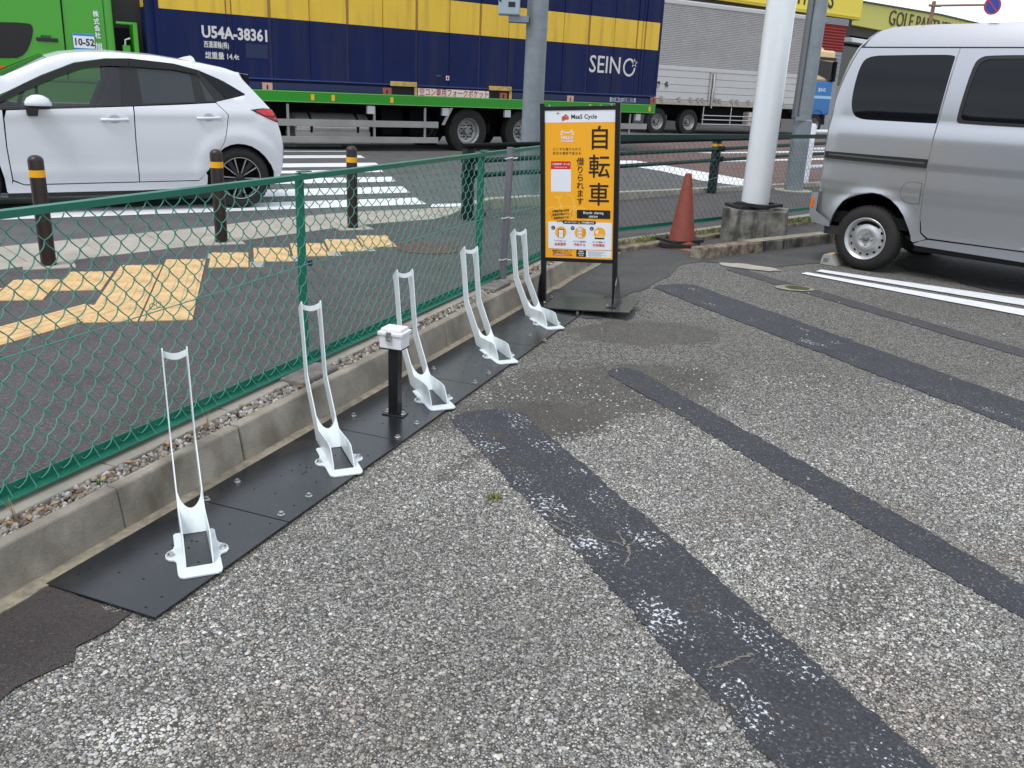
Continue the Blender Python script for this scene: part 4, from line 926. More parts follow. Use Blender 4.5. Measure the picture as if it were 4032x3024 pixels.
# ============================================================ bollards
def make_bollard():
    t = frame('bollard', (0, 0, .05), 60, 'x', 'bollard', 'dark brown bollards along the crossing')
    MB().lathe([(.052, 0), (.052, .750), (.050, .760), (.040, .775), (.022, .785), (0, .788)], 32).build('post', M_brn, t, smooth=50)
    MB().lathe([(.0533, .635), (.0533, .685)], 32).build('reflective_band', M_yel, t, smooth=50)
    sheet('footing', [(-.17, -.14), (.17, -.14), (.17, .14), (-.17, .14)], .008, M_conc2, t, thick=.02)
    return t
bl = ['leftmost brown bollard with a yellow band, in front of the white car door', 'brown bollard with a yellow band before the rear wheel of the white car', 'brown bollard with a yellow band standing on the zebra crossing behind the fence']
b0 = make_bollard()
for k, p in enumerate(((-3.426, 6.228), (-2.576, 7.477), (-1.646, 8.584))):
    o = b0 if k == 0 else dup(b0); o.location = (*p, .05); o['label'] = bl[k]

# ============================================================ guard pipes along the road
gr = frame('guard_railing', (*(-0.574, 9.548), .05), 41.2, 'dark green pipe railing with thick posts between the sidewalk and the road', 'railing')
for i, (x, top) in enumerate(((0, .80), (5.3, .86), (11.2, .9))):
    p = MB().lathe([(.07, 0), (.07, top-.02), (.06, top-.004), (0, top)], 28, (x, 0, 0)).build('post', mat('post_black_green', (.006, .013, .012), .5, spec=.3), gr, smooth=50)
    if i: MB().lathe([(.0715, top-.17), (.0715, top-.13)], 28, (x, 0, 0)).build('reflective_band', M_yel, p, smooth=50)
    for z in (.64, .49):
        mb = MB(); mb.lathe([(.04, -.09), (.04, .09)], 14, (x, -.07, z+.02*i), 'x'); mb.build('pipe_clamp', M_dark, gr, smooth=50)
for zz in ((.63, .66, .71), (.475, .50, .52), (.785, .80, .80)):
    mb = MB(); mb.tube([(-.16, -.07, zz[0]), (5.3, -.07, zz[1]), (11.2, -.07, zz[2])], .027, 12); mb.build('pipe', M_fdark if zz[0] < .7 else M_dark, gr, smooth=50)
# steel pole with its meter box
gp = frame('steel_pole', (*(0.1, 11.182), .05), 90, 'thick grey steel pole with a meter box, standing behind the signboard', 'pole')
MB().lathe([(.132, 0), (.126, 2.4), (.118, 6.0), (0, 6.0)], 36).build('shaft', M_galv, gp, smooth=50)
cb = MB().box(-.46, -.21, -.24, -.06, 2.19, 2.75).build('meter_box', mat('box_grey_blue', (.33, .40, .45), .5, var=.05), gp, bevel=.008)
MB().box(-.455, -.215, -.246, -.24, 2.2, 2.745).build('door', mat('box_grey_blue', (.33, .40, .45)), cb, bevel=.003)
MB().box(-.345, -.265, -.249, -.246, 2.275, 2.33).build('name_plate', M_black, cb); MB().cyl(.012, -.255, -.246, 12, (-.44, 0, 2.34), 'y').build('lock', M_dark, cb)
MB().box(-.34, -.1, -.2, .02, 2.12, 2.19).build('bracket', M_galv, gp); MB().lathe([(.130, 2.05), (.130, 2.09)], 30).build('strap', M_galv, gp)
MB().lathe([(.129, 2.46), (.129, 2.475)], 30).build('strap', M_galv, gp)
sheet('pole_hatch', [(0, 0), (.01, 0), (.01, .01), (0, .01)], 0, M_galv, gp) if False else None
# grey plastic pipe tied to the fence
pv = tag(MB().cyl(.0245, 0, .93, 20).build('plastic_pipe', M_pvc, None, smooth=50), 'grey plastic pipe strapped upright to the green fence beyond the far rack', 'pipe')
pv.location = (*UW(5.60, 2.235), .12); pv.rotation_euler = (0, math.radians(1.2), 0)
for z in (.17, .46, .86): mb = MB(); mb.tube([(math.cos(a)*.028-.006, math.sin(a)*.028, z+.008*math.cos(a)) for a in [i*PI/8 for i in range(17)]], .0035, 5); mb.tube([(.025, -.02, z), (.05, -.035, z+.006)], .004, 5); mb.build('cable_tie', M_abs, pv)
MB().cyl(.0265, .49, .53, 20).build('coupling', M_pvc, pv, smooth=50)

# ============================================================ cone
cn = frame('traffic_cone', (1.625, 8.67, 0), 30, 'faded red traffic cone with black rubber weights in front of the fence', 'traffic cone')
MB().box(-.185, .185, -.185, .185, .0, .022, .01).build('base', mat('torn_red_base', (.42, .13, .09), .7, var=.3), cn, bevel=.006)
MB().lathe([(.165, .022), (.15, .055), (.136, .062), (.130, .075), (.036, .70), (.030, .716), (.018, .722), (0, .722)], 40).build('cone_body', M_cone, cn, smooth=40)
def weight(name, x, y, z, rz, tilt, part):
    o = sheet(name, [(-.19, -.15), (-.15, -.19), (.15, -.19), (.19, -.15), (.19, .15), (.15, .19), (-.15, .19), (-.19, .15)], .028, M_rub, part, holes=([(.15*math.cos(i*PI/10), .15*math.sin(i*PI/10)) for i in range(20)],), thick=.028)
    o.location = (x, y, z); o.rotation_euler = (tilt, 0, rz); return o
weight('rubber_weight', -.01, .01, .024, .25, .0, cn); weight('rubber_weight', .05, .04, .054, .95, -.04, cn)

# ============================================================ white pole on its foundation
fd = frame('pole_foundation', (0, 0, 0), 90, 'stained grey concrete block under the thick white pole', 'concrete block')
mb = MB(); P_ = [(2.129, 9.248), (2.462, 9.038), (2.76, 9.115), (2.90, 9.5), (2.45, 9.80)]; Pb = [(2.12, 9.20), (2.47, 8.985), (2.79, 9.07), (2.93, 9.52), (2.45, 9.84)]
n = 5; mb.add([(*p, -.02) for p in Pb]+[(*p, .335) for p in P_], [(i, (i+1) % n, n+(i+1) % n, n+i) for i in range(n)]+[tuple(range(n, 2*n))]); mb.build('block', M_oldc, fd, bevel=.012)
wp = frame('sign_pole', (2.505, 9.42, .33), 90, 'thick white round pole on a concrete block beside the silver van', 'pole')
MB().lathe([(.145, 0), (.142, 6.5), (0, 6.5)], 48).build('shaft', mat('white_enamel', (.76, .79, .80), .25, var=.02, coat=.4), wp, smooth=60)
def rubber_pad(loc, rz, label):
    o = tag(sheet('rubber_pad', [(-.19, -.15), (-.15, -.19), (.15, -.19), (.19, -.15), (.19, .15), (.15, .19), (-.15, .19), (-.19, .15)], .0, M_rub, None, holes=([(.155*math.cos(i*PI/10), .155*math.sin(i*PI/10)) for i in range(20)],), thick=.03), label, 'rubber pad', 'black rubber rings around the foot of the white pole')
    o.location = loc; o.rotation_euler = (0, 0, rz)
rubber_pad((2.42, 9.40, .366), .2, 'black rubber ring lying left of the white pole foot')
rubber_pad((2.53, 9.33, .398), .75, 'black rubber ring stacked round the foot of the white pole')
# long kerb in front of it
lk = frame('long_kerb', (*(1.707, 8.004), 0), 51.0, 'weathered concrete kerb lying in front of the white pole foundation', 'kerb')
for (a, b, h, m) in ((0, .93, .103, M_brownc), (.94, 2.13, .106, M_oldc), (2.14, 2.9, .098, M_brownc)): MB().box(a, b, .0, .16, -.01, h, .006).build('kerb_stone', m, lk, bevel=.014)
MB().box(.75, 2.12, .014, .15, .1055, .1085).build('pale_top', mat('buff_concrete', (.27, .24, .18), .9, var=.3, vscale=12), lk)  # paler layer over part of the kerb top
MB().box(-.001, .003, .02, .14, .0, .085).build('worn_end', M_strip, lk)
# wheel stop behind the van's rear wheel
ws = frame('wheel_stop', (*(2.819, 8.057), .002), 133, 'grey concrete wheel stop against the rear wheel of the silver van', 'wheel stop')
mb = MB(); sec = [(0, 0), (.012, .075), (.03, .098), (.085, .098), (.15, .0)]; n = 5
mb.add([(x, 0, z) for x, z in sec]+[(x, .6, z) for x, z in sec], [(0, 4, 3, 2, 1), (5, 6, 7, 8, 9)]+[(i, (i+1) % n, n+(i+1) % n, n+i) for i in range(n)]); mb.build('block', mat('stop_concrete', (.34, .34, .31), .9, var=.2, vscale=20), ws, bevel=.005)
MB().box(.03, .075, -.003, .0, .03, .065).build('recess', mat('recess_grey', (.16, .16, .15), .9), ws); MB().box(.045, .085, .05, .16, .0985, .1015).build('reflector', M_or, ws)

# ============================================================ vehicles
def wheel(parent, x, y, z, R, rr, wd, style, name='wheel'):
    """axis along Y, outer face at y; x,z the hub"""
    w_ = frame(name, (x, y, z), 90, parent=parent); w_.rotation_euler = (0, 0, 0)
    s = R-rr
    MB().lathe([(rr-.004, .045), (rr-.004, .014), (rr+.012, .004), (rr+s*.35, 0), (rr+s*.7, .006), (R-.012, .022), (R, .045), (R, wd-.045), (R-.012, wd-.022), (rr+s*.6, wd), (rr, wd-.01)], 64, axis='y').build('tyre', M_tyre, w_, smooth=40)
    tr = MB()
    for i in range(48):
        a = 2*PI*i/48
        for k in range(2):
            b = a+(.06 if k else 0); y0 = .04+k*(wd-.08)/2; c, s_ = math.cos(b), math.sin(b); c2, s2 = math.cos(b+.085), math.sin(b+.085); y1 = y0+(wd-.1)/2
            tr.add([(c*(R+.001), y0, s_*(R+.001)), (c2*(R+.001), y0, s2*(R+.001)), (c2*(R+.001), y1, s2*(R+.001)), (c*(R+.001), y1, s_*(R+.001)), (c*(R+.006), y0+.003, s_*(R+.006)), (c2*(R+.006), y0+.003, s2*(R+.006)), (c2*(R+.006), y1-.003, s2*(R+.006)), (c*(R+.006), y1-.003, s_*(R+.006))], [(4, 5, 6, 7), (0, 1, 5, 4), (1, 2, 6, 5), (2, 3, 7, 6), (3, 0, 4, 7)])
    tr.build('tread', M_tyre, w_, kind='stuff')
    circ = lambda r, n, cx_=0, cz=0, a0=0, sx=1: [(cx_+r*sx*math.cos(a0+2*PI*i/n), cz+r*math.sin(a0+2*PI*i/n)) for i in range(n)]
    if style == 'steel':
        MB().lathe([(rr+.004, -.003), (rr+.009, .0), (rr+.004, .006), (rr-.010, .010), (rr-.022, .035), (rr-.026, .05)], 64, axis='y').build('rim', M_rim, w_, smooth=50)
        holes = []
        for i in range(14):
            a = 2*PI*i/14; c, s_ = math.cos(a), math.sin(a); h = []
            for k in range(10):
                b = 2*PI*k/10; dx, dz = .0095*math.cos(b), .0145*math.sin(b); h.append((c*(rr*.80+dx)-s_*dz, s_*(rr*.80+dx)+c*dz))
            holes.append(h)
        def yf(px_, pz):
            r = math.hypot(px_, pz)/rr
            if r > .9: return .048-(r-.9)*.0
            if r > .7: return .034+.014*((r-.7)/.2)
            if r > .52: return .018+.016*((r-.52)/.18)**1.2
            if r > .40: return .018
            if r > .30: return .018+.012*((.40-r)/.1)
            return .03
        panel('disc', circ(rr-.02, 64), M_rim, w_, holes, yf, .004, step=.016, smooth=40)
        MB().lathe([(rr*.97, .06), (0, .06)], 32, axis='y').build('backing', M_dark, w_)
        MB().lathe([(0, .008), (.018, .009), (.024, .013), (.026, .03)], 24, axis='y').build('hub', mat('hub_steel', (.18, .18, .18), .5, .6), w_, smooth=40)
        for i in range(4):
            a = PI/4*0+PI/2*i+.05; MB().lathe([(0, .010), (.008, .011), (.011, .02), (.014, .03)], 12, (rr*.29*math.cos(a)*1.0, 0, rr*.29*math.sin(a)), 'y').build('nut', M_rim, w_, smooth=40)
    elif style == 'alloy':
        MB().lathe([(rr+.002, .002), (rr-.008, .004), (rr-.015, .03), (rr-.02, .08)], 64, axis='y').build('rim', M_blkpl, w_, smooth=50)
        MB().lathe([(rr+.002, .001), (rr-.006, .002)], 64, axis='y').build('rim_lip', M_alloy, w_)
        MB().lathe([(rr*.98, .085), (0, .085)], 40, axis='y').build('backing', M_dark, w_)
        for i in range(5):
            a = 2*PI*i/5+.25
            for sgn in (-1, 1):
                ca, sa = math.cos(a), math.sin(a); P_ = lambda r, t, yy: (ca*r-sa*t, yy, sa*r+ca*t)
                mb = MB(); mb.add([P_(.05, sgn*.012, .02), P_(rr-.01, sgn*.058, .012), P_(rr-.01, sgn*.072, .012), P_(.05, sgn*.019, .02), P_(.05, sgn*.012, .06), P_(rr-.01, sgn*.058, .05), P_(rr-.01, sgn*.072, .05), P_(.05, sgn*.019, .06)], [(0, 1, 2, 3), (0, 4, 5, 1), (1, 5, 6, 2), (2, 6, 7, 3)])
                mb.build('spoke', M_alloy, w_)
            b = a+PI/5; P_ = lambda r, t, yy: (math.cos(b)*r-math.sin(b)*t, yy, math.sin(b)*r+math.cos(b)*t)
            mb = MB(); mb.add([P_(.04, -.012, .028), P_(rr-.012, -.03, .02), P_(rr-.012, .03, .02), P_(.04, .012, .028)], [(0, 1, 2, 3)]); mb.build('spoke', M_blkpl, w_)
        MB().lathe([(0, .014), (.03, .016), (.045, .022), (.05, .06)], 24, axis='y').build('hub', M_blkpl, w_, smooth=40)
    else:   # truck
        MB().lathe([(rr+.006, .0), (rr+.010, .006), (rr-.004, .012), (rr-.03, .05), (rr-.045, .09), (rr*.62, .11), (rr*.60, .13), (0, .13)], 48, axis='y').build('rim', mat('truck_rim', (.34, .34, .33), .45, .6, var=.2), w_, smooth=35)
        for i in range(8):
            a = 2*PI*i/8; MB().cyl(.032, .105, .112, 10, (rr*.70*math.cos(a), 0, rr*.70*math.sin(a)), 'y').build('hand_hole', M_hole, w_)
        MB().lathe([(0, .03), (.06, .03), (.075, .045), (.08, .13)], 20, axis='y').build('hub', mat('truck_hub', (.25, .25, .24), .5, .5), w_, smooth=35)
        mb = MB()
        for i in range(8): a = 2*PI*(i+.5)/8; mb.cyl(.016, .085, .13, 8, (rr*.48*math.cos(a), 0, rr*.48*math.sin(a)), 'y')
        mb.build('wheel_nuts', M_dark, w_)
    return w_
def sweep(name, rows, W, m, parent, inset, crown=0.0, n=10, yf=None, smooth=50):
    """silhouette line rows [(x,z)] carried across the width W; both ends rounded in by inset"""
    mb = MB(); v = []; f = []; fr = [0, .15, .4, .75, 1]
    ys = [inset(x, z) if callable(inset) else inset for x, z in rows]
    k = n+1
    for (x, z), y0 in zip(rows, ys):
        for i in range(k):
            t = i/n; v.append((x, y0+(W-2*y0)*t, z+crown*(1-(2*t-1)**2)))
    for j in range(len(rows)-1):
        for i in range(n): f.append((j*k+i, j*k+i+1, (j+1)*k+i+1, (j+1)*k+i))
    mb.add(v, f); return mb.build(name, m, parent, smooth=smooth)

# ---- silver van
VAN = frame('parked_van', (*(3.137, 7.775), .0), 133, 'silver van parked at the right edge of the photo, seen from its rear side', 'van')
VW = 1.62
def vy(x, z):
    if z >= 1.30: y = .030+.03*(z-1.3)+.16*(z-1.3)**2
    elif z > 1.16: t = (z-1.16)/.14; y = .030*t*t
    elif z > .96: y = 0
    else: y = .010*min(1, (.96-z)/.02)
    if z < .96:                                   # two swage lines, then the sill tucks under
        y += .014*(1/(1+math.exp((z-.735)/.008)))-.010*math.exp(-((z-.70)/.03)**2)
        if z < .66: y += .16*(.66-z)**1.7
    d = math.hypot(x+.06, z-.30)                   # lip round the wheel opening
    if z > .30 and d < .47: y -= .018*max(0, 1-(d-.385)/.085)**1.5
    if z > 1.9: y += .03+.5*(z-1.9)**1.6
    e = x+.56+max(0, z-1.45)**2*-.28
    if e < .10: y += .45*max(0, .10-e)**1.5
    return y
warch = [(-.399, .402), (-.385, .46), (-.355, .53), (-.313, .595), (-.25, .648), (-.167, .683), (-.07, .700), (.022, .693), (.11, .655), (.181, .602), (.24, .535), (.298, .432), (.325, .37), (.334, .328)]
win1 = smoothpoly([(-.40, 1.50), (-.375, 1.36), (-.30, 1.303), (-.10, 1.303), (.2, 1.303), (.361, 1.303), (.361, 1.31), (.385, 1.80), (.389, 1.842), (.2, 1.842), (-.1, 1.836), (-.32, 1.83), (-.385, 1.76)], 2)
win1 = [(min(x, .366+.0415*(z-1.303)), z) for x, z in win1]
quarter = [(-.549, .50), (-.50, .41), (-.405, .372)]+warch+[(.35, .315), (.40, .333), (.449, .356), (.395, .402), (.374, .518), (.366, .61), (.361, 1.0), (.366, 1.28), (.376, 1.293+.2), (.398, 1.84), (.403, 1.893), (-.414, 1.893), (-.455, 1.79), (-.496, 1.658), (-.53, 1.52), (-.541, 1.446), (-.547, 1.2), (-.545, 1.02), (-.546, .67)]
panel('quarter_panel', quarter, M_silver, VAN, (win1,), vy, .03, step=.028, edge=.04, smooth=50)
panel('side_window', win1, M_glass, VAN, (), lambda x, z: vy(x, z)+.006, .0, step=.12, smooth=60)
def doorwin(x0, x1): return smoothpoly([(x0, 1.36), (x0+.012, 1.318), (x0+.06, 1.311), (x1-.06, 1.311), (x1, 1.33), (x1+.02, 1.45), (x1+.02, 1.8), (x1-.02, 1.845), (x0+.14, 1.845), (x0+.06, 1.82), (x0+.03, 1.75)], 2)
dw = doorwin(.507, 1.52)
door = [(.463, .366), (.405, .408), (.384, .52), (.376, .61), (.371, 1.0), (.376, 1.293), (.408, 1.84), (.413, 1.893), (1.66, 1.893), (1.68, 1.3), (1.68, .37)]
d_ = panel('sliding_door', door, M_silver, VAN, (dw,), vy, .03, step=.028, edge=.04, smooth=50)
dwi = [(x+(.03 if x < 1 else -.03)*1.0, 1.578+(z-1.578)*.9) for x, z in dw]
panel('window_seal', dw, M_blkpl, d_, (dwi,), lambda x, z: vy(x, z)+.003, .02, step=.1)
panel('window', dwi, M_glass, d_, (), lambda x, z: vy(x, z)+.010, .0, step=.12, smooth=60)
fd_ = panel('front_door', [(1.69, .37), (1.69, 1.893), (2.2, 1.893), (2.62, 1.34), (2.62, 1.0), (2.35, .75), (2.28, .37)], M_silver, VAN, ([(1.8, 1.33), (2.5, 1.33), (2.15, 1.83), (1.8, 1.83)],), vy, .03, step=.08)
panel('window', [(1.8, 1.33), (2.5, 1.33), (2.15, 1.83), (1.8, 1.83)], M_glass, fd_, (), lambda x, z: vy(x, z)+.008, 0)
panel('front_wing', [(2.36, .745), (2.63, 1.0), (2.63, 1.33), (2.85, 1.1), (3.1, .95), (3.16, .4), (3.02, .35), (3.0, .5), (2.9, .64), (2.72, .7), (2.5, .66), (2.4, .55)], M_silver, VAN, (), vy, .03, step=.08)
panel('sill', [(.352, .30), (.37, .288), (2.28, .268), (2.28, .36), (1.2, .358), (.465, .352), (.40, .33)], mat('silver_lower', (.30, .31, .33), .4, .4), VAN, (), lambda x, z: vy(x, z)+.004, .05, step=.06)
roofl = [(-.31, 2.052), (-.205, 2.085), (0, 2.101), (.2, 2.108), (.85, 2.115), (1.6, 2.112), (2.1, 2.08), (2.22, 2.03)]
# roof side above the rain gutter
rs_ = [(-.407, 1.905), (2.3, 1.905), (2.22, 2.02), (2.1, 2.06), (1.6, 2.09), (.85, 2.093), (.2, 2.086), (0, 2.08), (-.2, 2.066), (-.30, 2.035), (-.355, 1.985)]
panel('roof_side', rs_, M_silver, VAN, (), vy, .0, step=.035, edge=.04, smooth=60)
sweep('roof', [(-.355, 1.985), (-.30, 2.035), (-.2, 2.066), (0, 2.08), (.2, 2.086), (.85, 2.093), (1.6, 2.09), (2.1, 2.06), (2.3, 1.98), (2.62, 1.40)], VW, M_silver, VAN, lambda x, z: vy(x, min(z, 2.09)), .02)
panel('rain_gutter', [(-.412, 1.894), (2.3, 1.894), (2.3, 1.905), (-.405, 1.905)], M_blkpl, VAN, (), lambda x, z: vy(x, 1.89)+.012, .0)
# tailgate: seam side, corner, then across
lev = [(.37, -.53, -.535), (.50, -.555, -.56), (.66, -.555, -.562), (1.02, -.555, -.568), (1.25, -.556, -.572), (1.446, -.550, -.562), (1.52, -.539, -.552), (1.658, -.506, -.533), (1.79, -.464, -.50), (1.9, -.419, -.452), (1.985, -.362, -.392), (2.035, -.31, -.33)]
mb = MB(); v = []; f = []; ny = [0, .25, .6, 1]; cols_ = []
for z, xs_, xo in lev:
    y0 = vy(xs_+.01, z); r = [(xs_, y0), (xs_*.5+xo*.5-.006, y0+.02), (xo-.01, y0+.06), (xo-.02, y0+.18), (xo-.025, VW/2), (xo-.02, VW-y0-.18), (xo-.01, VW-y0-.06), (xs_, VW-y0)]
    v += [(a, b, z) for a, b in r]
for j in range(len(lev)-1):
    for i in range(7): f.append((j*8+i, (j+1)*8+i, (j+1)*8+i+1, j*8+i+1))
mb.add(v, f); mb.build('tailgate', M_silver, VAN, smooth=50)
MB().box(-.53, 2.9, .05, VW-.05, .40, .5).build('floor', M_dark, VAN)
MB().box(.36, 2.2, .06, VW-.06, .24, .40).build('underbody', M_dark, VAN)
bm = MB(); bm.add([(-.615, .01, .64), (-.545, .0, .655), (-.545, .0, .48), (-.40, .0, .40), (-.395, .0, .352), (-.57, .005, .375), (-.605, .01, .43), (-.617, .012, .5)], [(0, 7, 6, 5, 4, 3, 2, 1)]); 
P_ = [(-.615, .64), (-.617, .5), (-.605, .43), (-.57, .375), (-.395, .352)]; v = []; 
for (x, z) in P_: v += [(x, .01, z), (x-.02 if x < -.5 else x, .10, z), (x-.03 if x < -.5 else x, VW/2, z), (x-.02 if x < -.5 else x, VW-.1, z), (x, VW-.01, z)]
bm.add(v, [(5*j+i, 5*j+i+1, 5*j+i+6, 5*j+i+5) for j in range(4) for i in range(4)])
bm.add([(-.615, .01, .64), (-.545, .0, .655), (-.545, VW, .655), (-.615, VW-.01, .64)], [(0, 1, 2, 3)])
bp = bm.build('rear_bumper', M_silver, VAN, smooth=30)
panel('side_reflector', smoothpoly([(-.607, .50), (-.585, .50), (-.578, .55), (-.583, .60), (-.605, .60), (-.611, .55)], 1), M_amber, bp, (), lambda x, z: .002, .006)
MB().box(-.45, -.30, .02, .16, .285, .36).build('mud_guard', M_rub, VAN)
# sliding door rail, a black channel with a pale runner
panel('door_rail', [(-.541, .956), (.361, .944), (.361, 1.016), (-.541, 1.016)], M_blkpl, VAN, (), lambda x, z: -.008, .012, step=.2)
panel('runner', [(-.50, .985), (.34, .976), (.34, .989), (-.50, .998)], mat('rail_grey', (.12, .12, .12), .4, .5), VAN, (), lambda x, z: -.012, .004, step=.2)
# fuel flap
fl = [(.345, .813), (.27, .822), (.225, .812), (.192, .780), (.178, .731), (.190, .682), (.222, .652), (.27, .640), (.345, .645)]
fl = smoothpoly([fl[0]]+fl+[fl[-1]], 1)
panel('fuel_flap_gap', [( .268+(x-.268)*1.035, .731+(z-.731)*1.035) for x, z in fl], M_blkpl, VAN, (), lambda x, z: vy(x, z)-.0018, 0, step=.02)
panel('fuel_flap', fl, M_silver, VAN, (), lambda x, z: vy(x, z)-.004, 0, step=.02)
# wheel wells and wheels
for wx in (-.06, 2.68):
    MB().lathe([(.385, .02), (.385, .5), (0, .5)], 32, (wx, 0, .30), 'y', 0, PI).build('wheel_well', M_dark, VAN, smooth=40)
    wheel(VAN, wx, .015, .287, .287, .178, .19, 'steel'); wheel(VAN, wx, VW-.2, .287, .287, .178, .19, 'truck')
MB().box(-.05, .04, .06, .075, .50, .56).build('fuel_hose_bracket', mat('bracket', (.06, .06, .06), .6), VAN, bevel=.01)
panel('sill_bright_edge', [(.47, .3665), (1.68, .3705), (1.68, .376), (.467, .372)], M_silver, VAN, (), lambda x, z: vy(x, z)-.002, 0)

# ---- white hatchback
CAR = frame('hatchback_car', (*(-3.087, 9.712), .034), 58, 'white hatchback car stopped behind the fence on the left', 'car')
CW = 1.70; CAR_DZ = .016
top_l = [(-2.66, 1.09), (-2.2, 1.285), (-1.76, 1.485), (-1.6, 1.535), (-1.40, 1.562), (-1.17, 1.572), (-.76, 1.560), (-.46, 1.527), (-.31, 1.510), (-.04, 1.468), (.06, 1.440), (.13, 1.425)]
def topz(x):
    for (a, b), (c, d) in zip(top_l[:-1], top_l[1:]):
        if a <= x <= c: return b+(d-b)*(x-a)/(c-a)
    return 1.08 if x < 0 else 1.40-(x-.13)*1.0
def rearx(z):
    L_ = [(.25, .42), (.40, .478), (.51, .504), (.68, .512), (.92, .460), (1.06, .40), (1.18, .295), (1.38, .12)]
    for (a, b), (c, d) in zip(L_[:-1], L_[1:]):
        if a <= z <= c: return b+(d-b)*(z-a)/(c-a)
    return .42 if z < .25 else .12
def cy_(x, z):
    y = .03*((z-.78)/.45)**2 if z < 1.02 else .0085+.30*(z-1.02)
    y += .014*math.exp(-((z-.985-.03*(x+1))/.045)**2)*-1*(1 if -2.3 < x < .2 else 0)
    y += -.012*math.exp(-((z-.40)/.05)**2)+.006
    d = rearx(min(max(z, .25), 1.38))-x
    if d < .35: y += .55*(max(0, .35-d))**2.0
    t = topz(x)-z
    if z > 1.1 and t < .07 and x > -2.2: y += .07-math.sqrt(max(0, .07**2-(.07-max(t, 0))**2))
    dd = math.hypot(x, z-.35)
    if .33 < dd < .52: y -= .016*math.sin(PI*(dd-.33)/.19)
    return y
arch_r = [(-.352, .36), (-.34, .44), (-.30, .50), (-.268, .533), (-.22, .60), (-.16, .65), (-.09, .682), (-.02, .695), (.06, .69), (.14, .668), (.22, .62), (.29, .555), (.35, .47), (.378, .40), (.385, .34)]
belt = [(-2.20, .985), (-1.57, 1.025), (-1.036, 1.057), (-.55, 1.088), (-.207, 1.117)]
# quarter panel with pillar and rear corner
panel('quarter_panel', [(-.345, .408)]+arch_r[1:]+[(.39, .30), (.46, .34), (.485, .42), (.498, .51), (.506, .68), (.48, .83), (.455, .915), (.395, 1.05), (.29, 1.17), (.20, 1.27), (.115, 1.365), (.10, 1.43), (.05, 1.432), (-.04, 1.46), (-.31, 1.502), (-.46, 1.52), (-.76, 1.552), (-1.17, 1.564), (-1.40, 1.554), (-1.6, 1.527), (-1.76, 1.478), (-2.2, 1.278), (-2.60, 1.085), (-2.45, 1.045), (-2.3, 1.085), (-2.13, 1.163), (-1.838, 1.315), (-1.528, 1.448), (-1.24, 1.502), (-1.008, 1.513), (-.59, 1.486), (-.345, 1.432), (-.1, 1.335), (.115, 1.212), (.115, 1.198), (-.2, 1.121), (-.202, 1.112), (-.088, .99), (-.115, .84), (-.152, .713), (-.24, .56)], M_carw, CAR, (), cy_, .03, step=.045, edge=.05, smooth=50)
panel('rear_door', [(-1.034, .303), (-.44, .312), (-.36, .395), (-.25, .555), (-.16, .71), (-.124, .84), (-.097, .99), (-.21, 1.11), (-.55, 1.083), (-1.028, 1.052), (-1.038, .7)], M_carw, CAR, (), cy_, .03, step=.045, edge=.05, smooth=50)
rd = COL.objects[-1]
panel('front_door', [(-1.044, .303), (-1.048, .7), (-1.040, 1.051), (-1.57, 1.02), (-2.17, .985), (-2.195, .91), (-2.203, .64), (-2.19, .335), (-2.10, .29)], M_carw, CAR, (), cy_, .03, step=.045, edge=.05, smooth=50)
fdr = COL.objects[-1]
panel('front_wing', [(-2.205, .985), (-2.207, .91), (-2.213, .64), (-2.20, .33), (-2.215, .21), (-2.255, .215), (-2.262, .35), (-2.29, .50), (-2.36, .62), (-2.48, .68), (-2.62, .69), (-2.76, .66), (-2.90, .56), (-2.98, .42), (-3.0, .3), (-3.5, .3), (-3.62, .5), (-3.6, .8), (-3.2, .98), (-2.75, 1.075), (-2.60, 1.078), (-2.45, 1.04)], M_carw, CAR, (), cy_, .03, step=.08, edge=.08, smooth=50)
panel('sill', [(-2.25, .205), (-1.06, .212), (-.36, .235), (-.35, .36), (-.365, .385), (-.44, .302), (-1.04, .294), (-2.10, .28), (-2.19, .32)], M_carw, CAR, (), lambda x, z: cy_(x, z)-.01, .05, step=.05)
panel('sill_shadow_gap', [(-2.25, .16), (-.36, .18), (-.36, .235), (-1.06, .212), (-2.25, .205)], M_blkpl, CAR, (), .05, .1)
# glass band behind visors
def thin_glass(name, col, gl):
    m = bpy.data.materials.new(name); m.use_nodes = True; n = m.node_tree; n.nodes.clear(); N = n.nodes.new; l = n.links.new
    t = N('ShaderNodeBsdfTransparent'); t.inputs[0].default_value = (*col, 1); g = N('ShaderNodeBsdfGlossy'); g.inputs['Roughness'].default_value = .02
    f = N('ShaderNodeFresnel'); f.inputs[0].default_value = gl; mx = N('ShaderNodeMixShader'); l(f.outputs[0], mx.inputs[0]); l(t.outputs[0], mx.inputs[1]); l(g.outputs[0], mx.inputs[2])
    o = N('ShaderNodeOutputMaterial'); l(mx.outputs[0], o.inputs[0]); return m
M_clear = thin_glass('clear_car_glass', (.27, .31, .30), 1.75)
panel('front_side_glass', [(-2.42, 1.03), (-2.2, .992), (-1.57, 1.03), (-1.036, 1.062), (-1.036, 1.511), (-1.24, 1.50), (-1.528, 1.446), (-1.838, 1.313), (-2.13, 1.161), (-2.3, 1.083)], M_clear, CAR, (), lambda x, z: cy_(x, z)+.012, 0, step=.09)
panel('rear_side_glass', [(-1.036, 1.062), (-.55, 1.093), (-.2, 1.122), (.11, 1.2), (.112, 1.208), (-.1, 1.33), (-.345, 1.43), (-.59, 1.484), (-1.008, 1.511), (-1.036, 1.511)], M_glass2, CAR, (), lambda x, z: cy_(x, z)+.012, 0, step=.09)
M_seat = mat('seat_cloth', (.03, .03, .032), .9)
